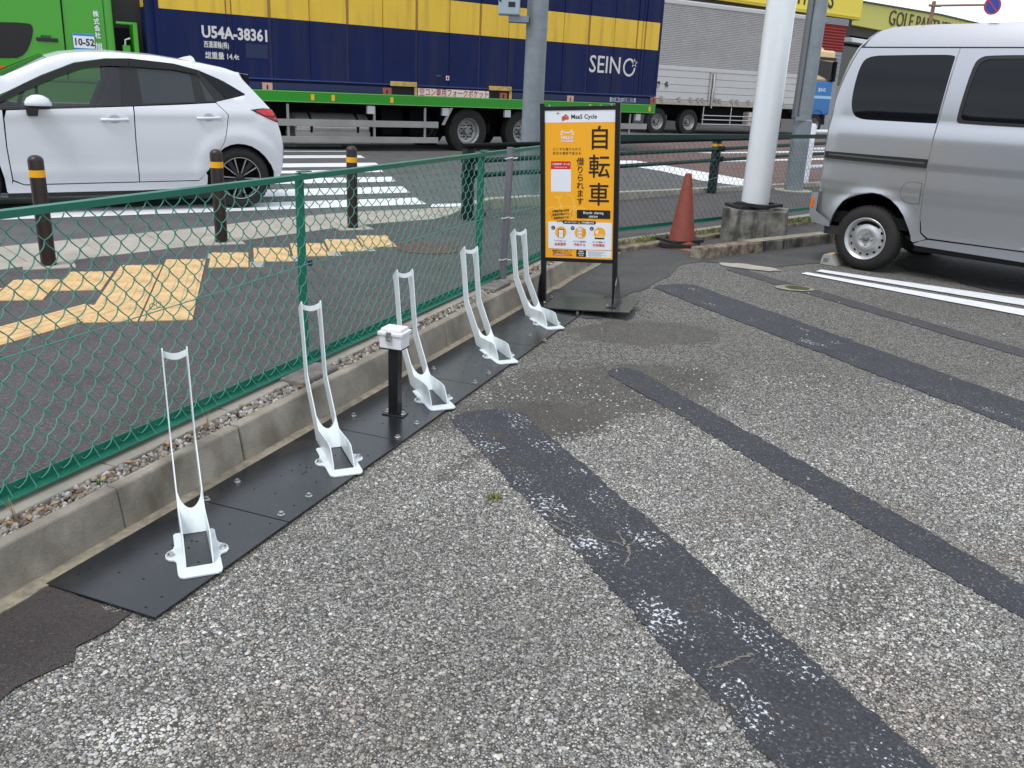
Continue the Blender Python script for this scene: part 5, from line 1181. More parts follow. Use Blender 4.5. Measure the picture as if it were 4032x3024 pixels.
for y in (.32, 1.0):
    mb = MB(); mb.add([(-1.42, y, .75), (-1.28, y, .75), (-1.05, y, 1.28), (-1.16, y, 1.30), (-1.42, y+.46, .75), (-1.28, y+.46, .75), (-1.05, y+.42, 1.28), (-1.16, y+.42, 1.30)], [(0, 1, 2, 3), (7, 6, 5, 4), (0, 3, 7, 4), (1, 5, 6, 2), (2, 6, 7, 3)])
    se = mb.build('seat', M_seat, CAR, bevel=.04); MB().box(-1.13, -1.03, y+.11, y+.35, 1.29, 1.44).build('headrest', M_seat, se, bevel=.03)
mb = MB(); mb.tube([(-1.98+.06*math.sin(i*PI/10), 1.23+.18*math.cos(i*PI/10), 1.06+.17*math.sin(i*PI/10)) for i in range(20)], .013, 6, closed=True); mb.build('steering_wheel', M_seat, CAR, smooth=60)
MB().box(-2.6, -2.05, .15, CW-.15, .85, 1.03).build('dashboard', M_seat, CAR, bevel=.04)
for (x0, x1) in ((-1.12, -.98), (-.30, -.05)): MB().box(x0, x1, CW-.13, CW-.08, .9, 1.5).build('far_pillar', M_blkpl, CAR)
MB().box(-3.3, .40, CW-.06, CW-.02, .25, 1.02).build('far_side_body', M_carw, CAR, bevel=.01)
MB().box(-1.0, .1, .2, CW-.2, .8, 1.2).build('rear_bench', M_seat, CAR, bevel=.05)
for nm, pl_, m_, o_ in (('window_visor', [(-2.28, 1.066), (-2.13, 1.155), (-1.838, 1.307), (-1.528, 1.44), (-1.24, 1.495), (-1.034, 1.506), (-1.034, 1.437), (-1.24, 1.43), (-1.45, 1.40), (-1.70, 1.305), (-2.0, 1.165), (-2.2, 1.06)], M_visor, -.012),
                ('window_visor', [(-1.024, 1.506), (-.59, 1.48), (-.345, 1.426), (-.36, 1.39), (-.6, 1.425), (-1.024, 1.437)], M_visor, -.012),
                ('pillar_trim', [(-1.135, 1.055), (-1.036, 1.06), (-1.03, 1.437), (-1.115, 1.437)], M_blkpl, .006), ('pillar_trim', [(-1.026, 1.06), (-.94, 1.067), (-.955, 1.435), (-1.024, 1.437)], M_blkpl, .006),
                ('pillar_trim', [(-.41, 1.10), (-.30, 1.108), (-.36, 1.385), (-.43, 1.40)], M_blkpl, .005), ('pillar_trim', [(-.20, 1.125), (-.10, 1.148), (-.33, 1.40), (-.36, 1.38)], M_blkpl, .005),
                ('quarter_glass', [(-.09, 1.15), (.10, 1.2), (.10, 1.207), (-.1, 1.325), (-.33, 1.42), (-.335, 1.40)], M_glass, .004), ('pillar_trim', [(-1.92, 1.012), (-1.875, 1.015), (-1.875, 1.225), (-1.90, 1.212)], M_blkpl, .006), ('window_trim', [(-2.2, .992), (-1.57, 1.028), (-1.036, 1.06), (-.2, 1.12), (-.2, 1.133), (-1.036, 1.074), (-1.57, 1.042), (-2.2, 1.006)], M_blkpl, -.001)):
    panel(nm, pl_, m_, CAR, (), lambda x, z, o=o_: cy_(x, z)+o, .003, step=.08)
# mirror
mr_ = frame('door_mirror', (-1.90, -.10, 1.05), 90, parent=CAR); mr_.rotation_euler = (0, 0, 0)
MB().lathe([(0, .092), (.05, .085), (.095, .058), (.118, .02), (.12, 0), (.115, -.01)], 28, (0, 0, 0)).build('cap', M_carw, mr_, smooth=60).scale = (1, .75, 1)
MB().lathe([(.115, -.002), (.112, -.03), (.09, -.042), (0, -.045)], 28).build('shell', M_blkpl, mr_, smooth=60).scale = (1, .75, 1)
mb = MB(); mb.add([(-.11, -.02, -.035), (0, -.02, -.035), (0, .06, -.035), (-.11, .06, -.035), (-.10, .06, -.11), (-.01, .06, -.11), (-.01, .13, -.11), (-.10, .13, -.11)], [(0, 1, 2, 3), (4, 7, 6, 5), (0, 4, 5, 1), (1, 5, 6, 2), (2, 6, 7, 3), (3, 7, 4, 0)]); mb.build('foot', M_blkpl, mr_, bevel=.008)
# handles
for (x0, x1, z0, z1, pr_) in ((-1.35, -1.10, .917, .925, fdr), (-.42, -.18, .952, .962, rd)):
    cx_, cz = (x0+x1)/2, (z0+z1)/2; y0 = cy_(cx_, cz)
    panel('handle_recess', [(cx_+.055*math.cos(i*PI/8), cz+.005+.042*math.sin(i*PI/8)) for i in range(16)], mat('recess_white', (.5, .51, .53), .4), pr_, (), lambda x, z: cy_(x, z)-.001, 0)
    mb = MB(); mb.tube([(x0, y0-.006, z0), (x0+.03, y0-.028, z0+.002), (cx_, y0-.034, cz), (x1-.03, y0-.028, z1-.001), (x1, y0-.006, z1)], .014, 10); mb.build('door_handle', M_carw, pr_, smooth=60)
# tail lamp, wrapping the corner
panel('tail_lamp', [(.145, 1.052), (.30, 1.07), (.40, 1.062), (.44, 1.0), (.462, .92), (.42, .935), (.34, .965), (.24, 1.01)], M_blkpl, CAR, (), lambda x, z: cy_(x, z)-.006, .012, step=.03); tl = COL.objects[-1]
panel('lens', [(.20, 1.045), (.30, 1.062), (.395, 1.054), (.425, 1.005), (.40, .985), (.30, .997)], M_red, tl, (), lambda x, z: cy_(x, z)-.010, .004, step=.03)
panel('lens', [(.30, .985), (.40, .972), (.44, .985), (.452, .945), (.42, .945), (.345, .968)], M_red, tl, (), lambda x, z: cy_(x, z)-.010, .004, step=.03)
# roof, windscreen, bonnet, tail
ins = lambda x, z: cy_(x, z)
sweep('roof', [(-1.76, 1.478), (-1.6, 1.527), (-1.40, 1.554), (-1.17, 1.564), (-.76, 1.552), (-.46, 1.52), (-.31, 1.502), (-.04, 1.46), (.05, 1.432)], CW, M_carw, CAR, ins, .03)
sweep('windscreen', [(-2.62, 1.08), (-2.2, 1.278), (-1.77, 1.474)], CW, M_glass, CAR, lambda x, z: cy_(x, z)+.03, .05)
sweep('bonnet', [(-3.66, .62), (-3.6, .82), (-3.2, .985), (-2.75, 1.08), (-2.60, 1.085)], CW, M_carw, CAR, lambda x, z: .08, .04)
sweep('tailgate', [(.505, .66), (.48, .83), (.455, .915), (.395, 1.05)], CW, M_carw, CAR, ins, 0)
sweep('rear_window', [(.395, 1.05), (.29, 1.17), (.20, 1.27), (.115, 1.365)], CW, M_glass, CAR, ins, 0)
sweep('rear_bumper', [(.39, .25), (.46, .32), (.485, .42), (.505, .51), (.512, .66)], CW, M_carw, CAR, ins, 0)
mb = MB(); mb.add([(-.06, .32, 1.46), (.13, .30, 1.425), (.215, .30, 1.415), (.215, .36, 1.285), (.12, .34, 1.36), (-.06, CW-.32, 1.46), (.13, CW-.30, 1.425), (.215, CW-.3, 1.415), (.215, CW-.36, 1.285), (.12, CW-.34, 1.36)], [(0, 1, 6, 5), (1, 2, 7, 6), (2, 3, 8, 7), (0, 4, 3, 2, 1), (5, 6, 7, 8, 9), (3, 4, 9, 8)]); sp_ = mb.build('spoiler', M_carw, CAR, smooth=30)
mb = MB(); mb.add([(.118, .24, 1.42), (.205, .23, 1.405), (.212, .26, 1.29), (.115, .2, 1.37), (.118, .30, 1.42), (.205, .30, 1.405), (.212, .36, 1.29), (.115, .32, 1.37)], [(0, 3, 2, 1), (0, 1, 5, 4), (1, 2, 6, 5), (2, 3, 7, 6)]); mb.build('spoiler_fin', M_visor, CAR)
mb = MB(); mb.add([(-.44, .80, 1.535), (-.22, .80, 1.51), (-.24, .83, 1.565), (-.27, .83, 1.585), (-.34, .82, 1.57), (-.44, .86, 1.535), (-.22, .86, 1.51)], [(0, 1, 2, 3, 4), (5, 4, 3, 2, 6)]); fa = mb.build('shark_fin_antenna', M_carw, CAR, smooth=40)
MB().box(-3.4, .35, .12, CW-.12, .2, .9).build('body_shell', M_dark, CAR)

for wx in (0, -2.62):
    MB().lathe([(.375, .03), (.375, .5), (0, .5)], 32, (wx, 0, .33), 'y', 0, PI).build('wheel_well', M_dark, CAR, smooth=40)
    wheel(CAR, wx, .02, .328, .328, .222, .19, 'alloy'); wheel(CAR, wx, CW-.2, .328, .328, .222, .19, 'truck')

# ---- container lorry
TR = frame('container_truck', (-1.281, 20.438, 0), 55, 'green container truck with a blue and yellow striped container', 'truck')
CN = frame('container', (-1.281, 20.438, 0), 55, 'dark blue freight container with a wide yellow stripe, riding on the green truck', 'container')
Z0, ZB, ZT, ZR = 1.215, 2.515, 3.165, 3.92; S0, S1 = -6.585, 5.69
MB().box(S0, S1, .05, 2.45, Z0, ZR-.01).build('core', M_blue, CN)
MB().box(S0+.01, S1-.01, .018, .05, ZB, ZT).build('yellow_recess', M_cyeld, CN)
MB().box(S0+.01, S1-.01, .018, .05, Z0+.2, ZB).build('blue_recess', mat('container_blue_recess', (.010, .015, .07), .6), CN)  # groove blue, slightly lighter than the side panels
MB().box(S0+.01, S1-.01, .018, .05, ZT, ZR-.02).build('blue_recess', M_blue, CN)
ribs = [(-6.585, .0), (-5.32, .02), (-5.22, .02), (-4.49, .06), (-3.69, .012), (-2.885, .06), (-2.10, .012), (-1.31, .06), (-.51, .012), (.275, .06), (1.03, .012), (1.80, .06), (2.585, .012), (3.35, .06), (4.14, .012), (4.88, .05), (5.05, .012), (5.15, .05), (5.69, 0)]
for (a, wa), (b, wb) in zip(ribs[:-1], ribs[1:]):
    mb = MB(); x0, x1 = a+wa/2+.003, b-wb/2-.003
    for (z0, z1, mi) in ((1.40, ZB-.0015, 0), (ZB+.0015, ZT-.0015, 1), (ZT+.0015, ZR-.06, 0)): mb.mi = mi; mb.box(x0, x1, .0, .018, z0, z1)
    mb.build('side_panel', [M_blue, M_cyel], CN)
MB().box(S0, S1, -.012, .05, 1.395, 1.42).build('lower_ledge', mat('ledge_blue', (.02, .045, .17), .5), CN)
MB().box(S0, S1, -.02, .05, Z0, 1.345).build('bottom_rail', mat('rail_blue', (.006, .016, .07), .5), CN)
MB().box(S0, S1, .0, .05, ZR-.06, ZR).build('top_rail', M_blue, CN)
for x in (S0, S1-.07): MB().box(x, x+.07, -.006, .05, 1.42, ZR-.06).build('corner_post', M_blue, CN)
MB().box(S0-.16, S0, .06, 2.4, Z0+.1, ZR-.1).build('front_end', M_blue, CN)
for i in range(5): MB().box(S0-.175, S0-.16, .12+i*.48, .45+i*.48, Z0+.2, ZB).build('end_panel', M_blue, CN); MB().box(S0-.175, S0-.16, .12+i*.48, .45+i*.48, ZB+.01, ZT).build('end_panel', M_cyel, CN)
for (x, m_) in ((-4.60, M_pink), (-2.02, M_rustr), (.93, M_rustr), (2.88, M_pink), (5.59, M_rustr)):
    o = panel('corner_casting', [(x-.10, 1.16), (x+.10, 1.16), (x+.10, 1.335), (x-.10, 1.335)] if x < 5 else [(x-.1, 1.22), (x+.1, 1.22), (x+.1, 1.38), (x-.1, 1.38)], m_, CN, ([(x+.02*math.cos(i*PI/6), (1.248 if x < 5 else 1.30)+.055*math.sin(i*PI/6)) for i in range(12)],), -.03, .03)
    MB().box(x-.05, x+.05, -.012, -.008, 1.18, 1.33).build('casting_hole', M_hole, o)
for x0, x1 in ((-1.94, -1.32), (.54, 1.14)):
    MB().box(x0, x1, -.05, .0, 1.375, 1.47).build('pocket_lintel', mat('pocket_yellow', (.52, .36, .10), .7, var=.3, vscale=10), CN, bevel=.008)
    MB().box(x0+.05, x1-.05, -.0235, -.02, 1.19, 1.365).build('fork_pocket', M_hole, CN)
    MB().box(x1-.05, x1+.02, -.03, -.02, 1.19, 1.37).build('pocket_jamb', mat('pocket_yellow', (.52, .36, .10)), CN)
cd_ = MB().box(-1.28, .53, -.032, -.02, 1.195, 1.355).build('notice_board', M_cream, CN)
text('空コン専用フォークポケット', .172, mat('notice_red', (.35, .03, .03), .6), CN, (-1.26, -.034, 1.272), bold=.001, sx=.80)
MB().box(4.13, 4.98, -.03, -.02, 1.235, 1.34).build('owner_plate', mat('plate_grey', (.45, .46, .5), .6), CN); text('日本石油輸送', .12, mat('plate_blue', (.03, .04, .12), .6), CN, (4.16, -.032, 1.285), bold=.002, sx=1.08)
M_let = mat('faded_white_letters', (.66, .64, .60), .6)
text('U54A-38361', .285, M_let, CN, (-5.79, -.002, 2.17), bold=.009, sx=.865)
text('西濃運輸(株)', .125, M_let, CN, (-5.76, -.002, 1.955), bold=.002, sx=.66); text('総重量 14.4t', .135, M_let, CN, (-5.75, -.002, 1.765), bold=.002, sx=.88)
text('SEIN', .56, M_let, CN, (3.40, -.002, 2.07), bold=.002, sx=.93)
mb = MB(); v = []; f = []      # the final O, open at the upper right, with a star
for i in range(33):
    a = math.radians(58-i*9.9-28+28); a = math.radians(55)+math.radians(305)*i/32; cx_, cz = 4.70, 2.065
    v += [(cx_+.205*math.cos(a), -.003, cz+.215*math.sin(a)), (cx_+.155*math.cos(a), -.003, cz+.165*math.sin(a))]
    if i: k = 2*i; f.append((k-2, k-1, k+1, k))
mb.add(v, f); mb.build('lettering', M_let, CN)
st = []
for i in range(10): a = PI/2+i*PI/5; r = .115 if i % 2 == 0 else .047; st.append((4.86+r*math.cos(a), 2.17+r*math.sin(a)))
st2 = [(4.86+(x-4.86)*.70, 2.17+(z-2.17)*.70) for x, z in st]; panel('star', st, M_let, CN, (st2,), -.004, .003)
for (x, z, w_, h, m_) in ((-.82, 1.63, .10, .03, mat('label_green', (.03, .10, .05), .6)), (-.58, 1.59, .08, .09, M_cream)): MB().box(x, x+w_, -.004, 0, z-h/2, z+h/2).build('small_label', m_, CN)
MB().box(-.56, -.52, -.006, -.004, 1.56, 1.62).build('small_label', mat('label_red', (.4, .02, .03), .6), CN)
MB().box(-4.98, -4.55, -.006, .0, 1.77, 2.02).build('document_box', mat('rail_blue', (.006, .016, .07)), CN)
# chassis
MB().box(-6.9, 5.68, -.04, .06, .99, 1.205).build('side_beam', M_green2, TR, bevel=.008)
MB().box(-6.9, 5.68, -.043, -.04, .992, 1.004).build('beam_edge', mat('beam_light', (.22, .42, .12), .5), TR); MB().box(-6.9, 5.68, -.043, -.04, 1.185, 1.197).build('beam_edge', mat('beam_light', (.22, .42, .12)), TR)
MB().box(-9.7, 5.65, .75, 1.65, .62, 1.2).build('frame', M_dark, TR)
MB().box(-7, 5.68, .08, 2.4, 1.1, 1.2).build('deck', M_dark, TR)
for x in (-3.72, -3.28, -1.95, 3.46, 3.80, 5.44): MB().box(x, x+.07, -.046, -.04, 1.035, 1.15).build('side_marker', M_yel, TR)
for x in (-2.47, -.66, 1.0, 5.05): MB().box(x, x+.16, -.02, .05, .80, .96).build('side_lamp', mat('lamp_pale', (.5, .52, .55), .3), TR)
mb = MB(); mb.cyl(.29, 0, 1.66, 32, (-4.0, .42, .50), 'x', bev=.03); tk = mb.build('fuel_tank', mat('tank_alu', (.66, .65, .62), .25, .85, var=.1), TR, smooth=40)
MB().box(-4.0, -2.34, .14, .7, .18, .42).build('tank_step', M_alu, TR)
for x in (-3.68, -2.65): MB().lathe([(.30, x), (.30, x+.05)], 32, (0, .42, .50), 'x').build('tank_strap', M_dark, TR, smooth=40)
for (x0, x1, z0, z1) in ((-4.55, -.73, .53, .665), (-4.55, -.73, .205, .33), (4.35, 5.50, .58, .72), (4.5, 5.5, .27, .37)): MB().box(x0, x1, .03, .06, z0, z1).build('side_guard_rail', M_alu, TR, bevel=.006)
for x in (-2.30, -1.08, 4.9, -4.2): MB().box(x, x+.05, .06, .09, .2, .95).build('guard_post', M_alu, TR)
mb = MB(); mb.add([(-.66, .02, .60), (-.58, .02, .60), (-.37, .02, .97), (-.45, .02, .97)], [(0, 1, 2, 3)]); mb.build('strut', M_alu, TR)
for x in (-1.9, -1.2, 2.8, 4.2): MB().box(x, x+.5, .5, 1.9, .35, .9).build('equipment_fill', M_dark, TR)
MB().box(-6.6, 5.4, 2.3, 2.4, .22, 1.1).build('far_side_dark_slab', M_dark, TR)  # added dark slab, hides the lit road seen beneath the truck
MB().box(-4.6, -.6, 1.4, 2.2, .25, 1.1).build('equipment_fill', M_dark, TR)  # added dark block, also keeps the view under the truck dark
wheel(TR, .11, .12, .465, .50, .285, .28, 'truck'); wheel(TR, 1.64, .12, .465, .50, .285, .28, 'truck'); wheel(TR, 2.95, .12, .465, .50, .285, .28, 'truck'); wheel(TR, -7.9, .1, .48, .48, .285, .28, 'truck')
for x in (.11, 1.64): wheel(TR, x, 2.05, .465, .50, .285, .28, 'truck')
mb = MB(); mb.add([(-.5, .08, 1.0), (-.35, .08, .6), (-.5, 2.4, 1.0), (-.35, 2.4, .6)], [(0, 1, 3, 2)]); mb.build('mud_flap', M_rub, TR)
# cab
CB = MB().box(-9.95, -7.28, .02, 2.45, 1.2, 3.3).build('cab', M_green, TR, bevel=.06)
MB().box(-9.9, -7.3, .06, 2.4, .55, 1.2).build('cab_skirt', M_green, TR, bevel=.03)
cabf = lambda x, z: -.004
panel('door_skin', [(-9.9, 1.25), (-8.13, 1.25), (-8.10, 2.0), (-8.10, 3.2), (-9.9, 3.2)], M_green, CB, (), 0.006, .01)
wv_ = smoothpoly([(-10, 1.56), (-8.9, 1.53), (-8.72, 1.62), (-8.60, 1.85), (-8.55, 2.06), (-8.62, 2.12), (-9.3, 2.08), (-10, 2.02)], 1)
panel('low_window', wv_, M_glass, CB, (), -.004, .01)
panel('door_gap', [(-8.118, 1.25), (-8.10, 1.25), (-8.075, 2.6), (-8.10, 2.6)], M_dark, CB, (), -.003, .002)
panel('door_gap', [(-7.44, 1.6), (-7.425, 1.6), (-7.42, 3.2), (-7.435, 3.2)], mat('dark_green_gap', (.01, .10, .005), .5), CB, (), .014, .004)
MB().box(-8.53, -8.20, -.03, 0, 1.84, 1.90).build('handle', M_blkpl, CB, bevel=.01); MB().box(-8.46, -8.30, -.006, 0, 1.895, 1.94).build('handle_cup', mat('dark_green_gap', (.01, .10, .005)), CB, bevel=.003)
MB().box(-7.965, -7.63, -.006, .0, 1.735, 2.005).build('permit_sticker', M_pw, CB); MB().box(-7.965, -7.63, -.008, -.006, 1.968, 2.003).build('blue_edge', mat('sticker_blue', (.02, .22, .55), .5), CB); MB().box(-7.965, -7.63, -.008, -.006, 1.735, 1.77).build('blue_edge', mat('sticker_blue', (.02, .22, .55)), CB)
text('10-52', .155, M_black, CB, (-7.797, -.009, 1.862), bold=.004, ax='C', sx=.92)
for s, z in (('株', 2.33), ('式', 2.21), ('会', 2.10), ('社', 1.985), ('旭', 1.80)): text(s, .105 if s != '旭' else .13, M_pw, CB, (-7.565, -.002, z), bold=.0025, ax='C', sx=.9)
MB().box(-8.08, -7.50, .012, .02, 2.62, 2.9).build('sleeper_window', mat('dark_green_gap', (.01, .10, .005)), CB, bevel=.004)
MB().box(-9.2, -9.05, -.02, 0, 1.33, 1.42).build('marker', M_amber, CB)
ff = MB(); ff.box(-6.98, -6.90, .0, .5, 1.15, 2.24); ff.box(-7.25, -6.9, .0, .03, 2.20, 2.245); fdn = ff.build('rear_fairing', M_green, TR, bevel=.02)
MB().box(-7.22, -7.0, .25, 1.8, .9, 2.15).build('coupling_gear', M_dark, TR); mb = MB(); mb.tube([(-7.12, .1, 1.75), (-7.1, .1, 1.95), (-7.02, .1, 1.98)], .02, 6); mb.build('air_hose', M_steel, TR); MB().box(-7.16, -7.04, .05, .15, 1.72, 1.86).build('air_coupling', M_green, TR)
MB().box(-7.28, -6.75, .3, 2.3, Z0, 3.3).build('cab_gap_shade_fill', mat('gap_dark', (.025, .022, .02), .7), TR)  # dark block filling the cab gap, its shade put into the colour

# ---- wing-body lorry behind
TW = frame('wing_body_truck', (5.117, 35.244, 0), 57, 'grey aluminium wing body truck with a beige and blue cab, behind the white pole', 'truck')
MB().box(-1.4, 8.05, .05, 2.9, 1.30, 4.90).build('cargo_body', M_alu2, TW)
nsl = 34; z0, z1 = 2.56, 4.70
for i in range(nsl):     # ribbed upper side: one slat per line
    a = z0+(z1-z0)*i/nsl; b = z0+(z1-z0)*(i+1)/nsl
    mb = MB(); mb.add([(-1.38, .05, a), (8.03, .05, a), (8.03, .0, a+(b-a)*.55), (-1.38, .0, a+(b-a)*.55), (-1.38, .05, b), (8.03, .05, b)], [(0, 1, 2, 3), (3, 2, 5, 4)]); mb.build('side_slat', M_alu2, TW)
MB().box(-1.4, 8.05, -.01, .05, 4.71, 4.88).build('top_rail', M_alu2, TW, bevel=.03); MB().box(-1.4, 8.05, -.015, .05, 2.40, 2.55).build('side_rail', M_alu2, TW, bevel=.01)
for i in range(4): MB().box(-1.38, 8.03, .0, .05, 1.33+i*.27, 1.33+i*.27+.255).build('gate_board', M_alu2, TW, bevel=.008)
MB().box(-1.4, 8.05, -.03, .05, 1.13, 1.30).build('floor_rail', mat('floor_rail', (.42, .38, .32), .6, var=.2), TW, bevel=.01)
MB().box(2.60, 2.92, -.05, .0, 1.30, 2.44).build('gate_post', M_alu, TW, bevel=.02); mb = MB(); mb.tube([(2.76, -.08, 2.35), (2.78, -.10, 1.9), (2.74, -.09, 1.5), (2.78, -.08, 1.05)], .04, 8); mb.box(2.62, 2.66, -.07, -.05, 1.2, 2.3); mb.build('gate_lever', M_steel, TW, smooth=50)
for x in (.08, 1.0, 1.62, 2.0, 2.25, 3.0, 3.2, 3.9, 4.2, 4.85, 6.0, 6.9, 7.7): MB().box(x, x+.12, -.06, -.03, 1.25, 1.43).build('hinge', M_alu, TW, bevel=.02)
text('博', .30, M_black, TW, (-.20, -.004, 1.80), bold=.006, sx=.8); text('多', .30, M_black, TW, (.25, -.004, 1.80), bold=.006, sx=.8)
MB().box(-1.3, 11.0, .9, 2.0, .7, 1.15).build('frame', M_dark, TW); MB().box(2.7, 7.0, .4, 2.4, .45, 1.1).build('equipment_fill', M_dark, TW)
for z in (.76, .60, .42): mb = MB(); mb.tube([(2.4, .0, z), (5.6, .0, z)], .025, 8); mb.build('side_guard_rail', M_steel, TW, smooth=50)
for x in (2.45, 4.0, 5.3): MB().box(x, x+.04, .0, .03, .42, 1.1).build('guard_post', M_steel, TW)
MB().box(5.15, 5.75, .05, .5, .35, .95).build('tank', M_cream, TW, bevel=.05)
for x in (.16, 1.83, 6.75): wheel(TW, x, .1, .475, .50, .29, .28, 'truck')
wheel(TW, 9.35, .1, .5, .50, .29, .28, 'truck')
c2 = MB().box(8.6, 10.15, .1, 2.9, 2.35, 3.62, .02).build('cab', M_beige, TW, bevel=.08); MB().box(8.55, 10.22, .08, 2.9, .95, 2.36).build('cab_lower', M_cblue, TW, bevel=.06)
mb = MB(); mb.add([(8.5, .5, 3.6), (9.9, .5, 3.6), (9.3, .6, 4.0), (8.75, .7, 4.35), (8.5, .7, 4.4), (8.5, 2.5, 3.6), (9.9, 2.5, 3.6), (9.3, 2.4, 4.0), (8.75, 2.3, 4.35), (8.5, 2.3, 4.4)], [(0, 1, 2, 3, 4), (1, 6, 7, 2), (2, 7, 8, 3), (3, 8, 9, 4)]); mb.build('roof_deflector', M_beige, TW, smooth=50)
panel('side_window', [(9.05, 2.62), (9.55, 2.50), (10.02, 2.28), (10.03, 3.15), (9.1, 3.2)], M_glass, c2, (), .085, .02); panel('side_window', [(8.62, 2.62), (8.95, 2.62), (8.95, 3.2), (8.62, 3.2)], M_glass, c2, (), .085, .02)
MB().box(8.6, 10.17, .07, .1, 3.22, 3.34).build('sun_visor', M_blkpl, c2, bevel=.01); MB().box(10.05, 10.2, .0, .2, 2.35, 3.2).build('mirror', M_dark, TW, bevel=.03)
MB().box(8.57, 10.2, .07, .08, 1.62, 1.74).build('pale_stripe', mat('stripe_blue', (.35, .60, .78), .5), TW); text('えいじ', .17, M_pw, TW, (9.25, .072, 1.98), bold=.01)
mb = MB(); mb.lathe([(.62, .04), (.62, .3)], 24, (9.35, 0, .52), 'y', 0, PI); mb.build('wheel_arch', mat('arch_grey', (.06, .07, .09), .6), TW, smooth=50)
MB().box(8.75, 9.95, .075, .085, .96, 1.12).build('lower_panel_mark', M_cblue, TW)

# ============================================================ beyond the road
# grey lamp pole with a cable duct, right of the white pole
g2 = frame('lamp_pole', (*(4.451, 14.511), .05), 90, 'tall galvanised pole with a cable duct on its left, right of the thick white pole', 'pole')
MB().lathe([(.145, 0), (.143, 1.10), (.118, 1.12), (.112, 7.0), (0, 7.0)], 36).build('shaft', M_galv, g2, smooth=40)
MB().lathe([(.30, -.01), (.30, .012), (0, .012)], 24).build('base_pad', M_conc2, g2)
MB().box(-.175, -.115, -.07, .07, 1.12, 7.0).build('cable_duct', mat('duct_grey', (.17, .18, .19), .5, .3), g2, bevel=.012); MB().box(-.17, .0, -.15, -.11, 1.10, 1.16).build('duct_foot', M_galv, g2)
for z in (1.19, 3.6): MB().lathe([(.121, z), (.121, z+.03)], 30).build('strap', M_galv, g2)
MB().box(.10, .22, -.06, .06, 3.75, 3.92).build('small_box', M_cream, g2, bevel=.01)
# white guard rail beside it
wr = frame('white_railing', (*(5.022, 15.78), .05), 50, 'white pipe guard rail between the grey lamp pole and the silver van', 'railing')
MB().lathe([(.065, 0), (.065, 1.0), (.05, 1.03), (0, 1.035)], 24).build('post', M_pw, wr, smooth=50)
for z in (.90, .60, .30): mb = MB(); mb.tube([(0, -.0, z), (4, 0, z)], .035, 10); mb.build('pipe', M_pw, wr, smooth=50)
for x in (2.0, 4.0): MB().lathe([(.065, 0), (.065, 1.0), (0, 1.035)], 20, (x, 0, 0)).build('post', M_pw, wr, smooth=50)

# store with yellow fascias
ST = frame('golf_store', (12, 46, 0), 53, 'yellow fronted golf store with dark lettering behind the trucks', 'store')
p0 = (-2.895, 5.61); p1 = (6.749, 5.88); pA = (-5.239, 5.621)
zb = 5.67; xr = p1[0]
fas = MB().box(pA[0]-14, xr, -.25, .6, zb, zb+3.2).build('yellow_fascia', M_syel, ST, bevel=.04)
MB().box(pA[0]-14, xr-.1, -.28, -.25, zb+.10, zb+.16).build('fascia_lip', mat('lip_yellow', (.75, .55, .04), .5), ST); MB().box(pA[0]-14, xr-.5, -.1, 5, zb-.8, zb-.02).build('soffit', mat('soffit_dark', (.05, .045, .04), .8), ST)
MB().box(pA[0]-14, xr-1.0, .6, 16, -.0, zb).build('wall', M_grey, ST)
tq0 = (-3.833, 5.664); tq1 = (4.513, 6.124)
hh = (tq1[0]-tq0[0])/5.75
text('GOLF PARTNERS', 1.35, M_black, ST, (tq0[0]-.1, -.26, zb+.36), bold=.01, sx=(tq1[0]-tq0[0])/10.4, ay='BOTTOM_BASELINE', depth=.01)
S2_ = frame('golf_store_wing', (19, 53, 0), 45, 'olive yellow side wing of the golf store, above the silver van roof', 'store wing')
a_ = (-1.166, 6.8); b_ = (10.052, 7.068); c_ = (-2.001, 5.611); d_ = (0.834, 5.713)
panel('yellow_fascia', [(c_[0]-.5, c_[1]+.0), (c_[0]+22, c_[1]-.0+.0), (c_[0]+22, b_[1]), (b_[0], b_[1]), (a_[0], a_[1]), (a_[0]-.6, a_[1]+.05)], M_syel2, S2_, (), 0, .5)
panel('roof_edge', [(a_[0], a_[1]), (b_[0], b_[1]), (b_[0]+8, b_[1]-.0), (b_[0]+8, b_[1]+.08), (b_[0], b_[1]+.08), (a_[0], a_[1]+.08)], M_blkpl, S2_, (), -.1, .3)
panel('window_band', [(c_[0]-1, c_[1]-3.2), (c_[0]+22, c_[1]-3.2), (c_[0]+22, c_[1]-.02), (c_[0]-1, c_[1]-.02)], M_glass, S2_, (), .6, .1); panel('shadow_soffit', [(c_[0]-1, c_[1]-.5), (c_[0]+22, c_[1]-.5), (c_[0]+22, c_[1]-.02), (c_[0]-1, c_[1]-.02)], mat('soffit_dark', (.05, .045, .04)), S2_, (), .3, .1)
panel('lower_wall', [(c_[0]-1, -1), (c_[0]+22, -1), (c_[0]+22, c_[1]-3.2), (c_[0]-1, c_[1]-3.2)], M_grey, S2_, (), .5, 1)
t0 = (2.73, 6.309); t1 = (8.472, 6.618)
text('GOLF PARTNERS', 1.2, M_black, S2_, (t0[0], -.03, t0[1]), bold=.0, sx=(t1[0]-t0[0])/5.0, depth=.01)
e_ = (-2.239, 4.91); f_ = (-0.519, 4.68)
MB().box(e_[0], e_[0]+6, -.4, .4, f_[1], e_[1]).build('white_canopy', M_pw, S2_, bevel=.03)
RD_ = frame('red_sign_tower', (15.3, 46.5, 0), 57, 'dark red corrugated tower between the grey lamp pole and the van', 'tower')
r0 = (-0.971, 5.12); r1 = (0.728, 5.137); r2 = (-0.701, 3.868); r3 = (0.725, 3.915); r4 = (-0.501, 5.438); r5 = (0.763, 5.441); r6 = (0.278, 3.579)
xL = r0[0]-1.2; xR = r1[0]-.05
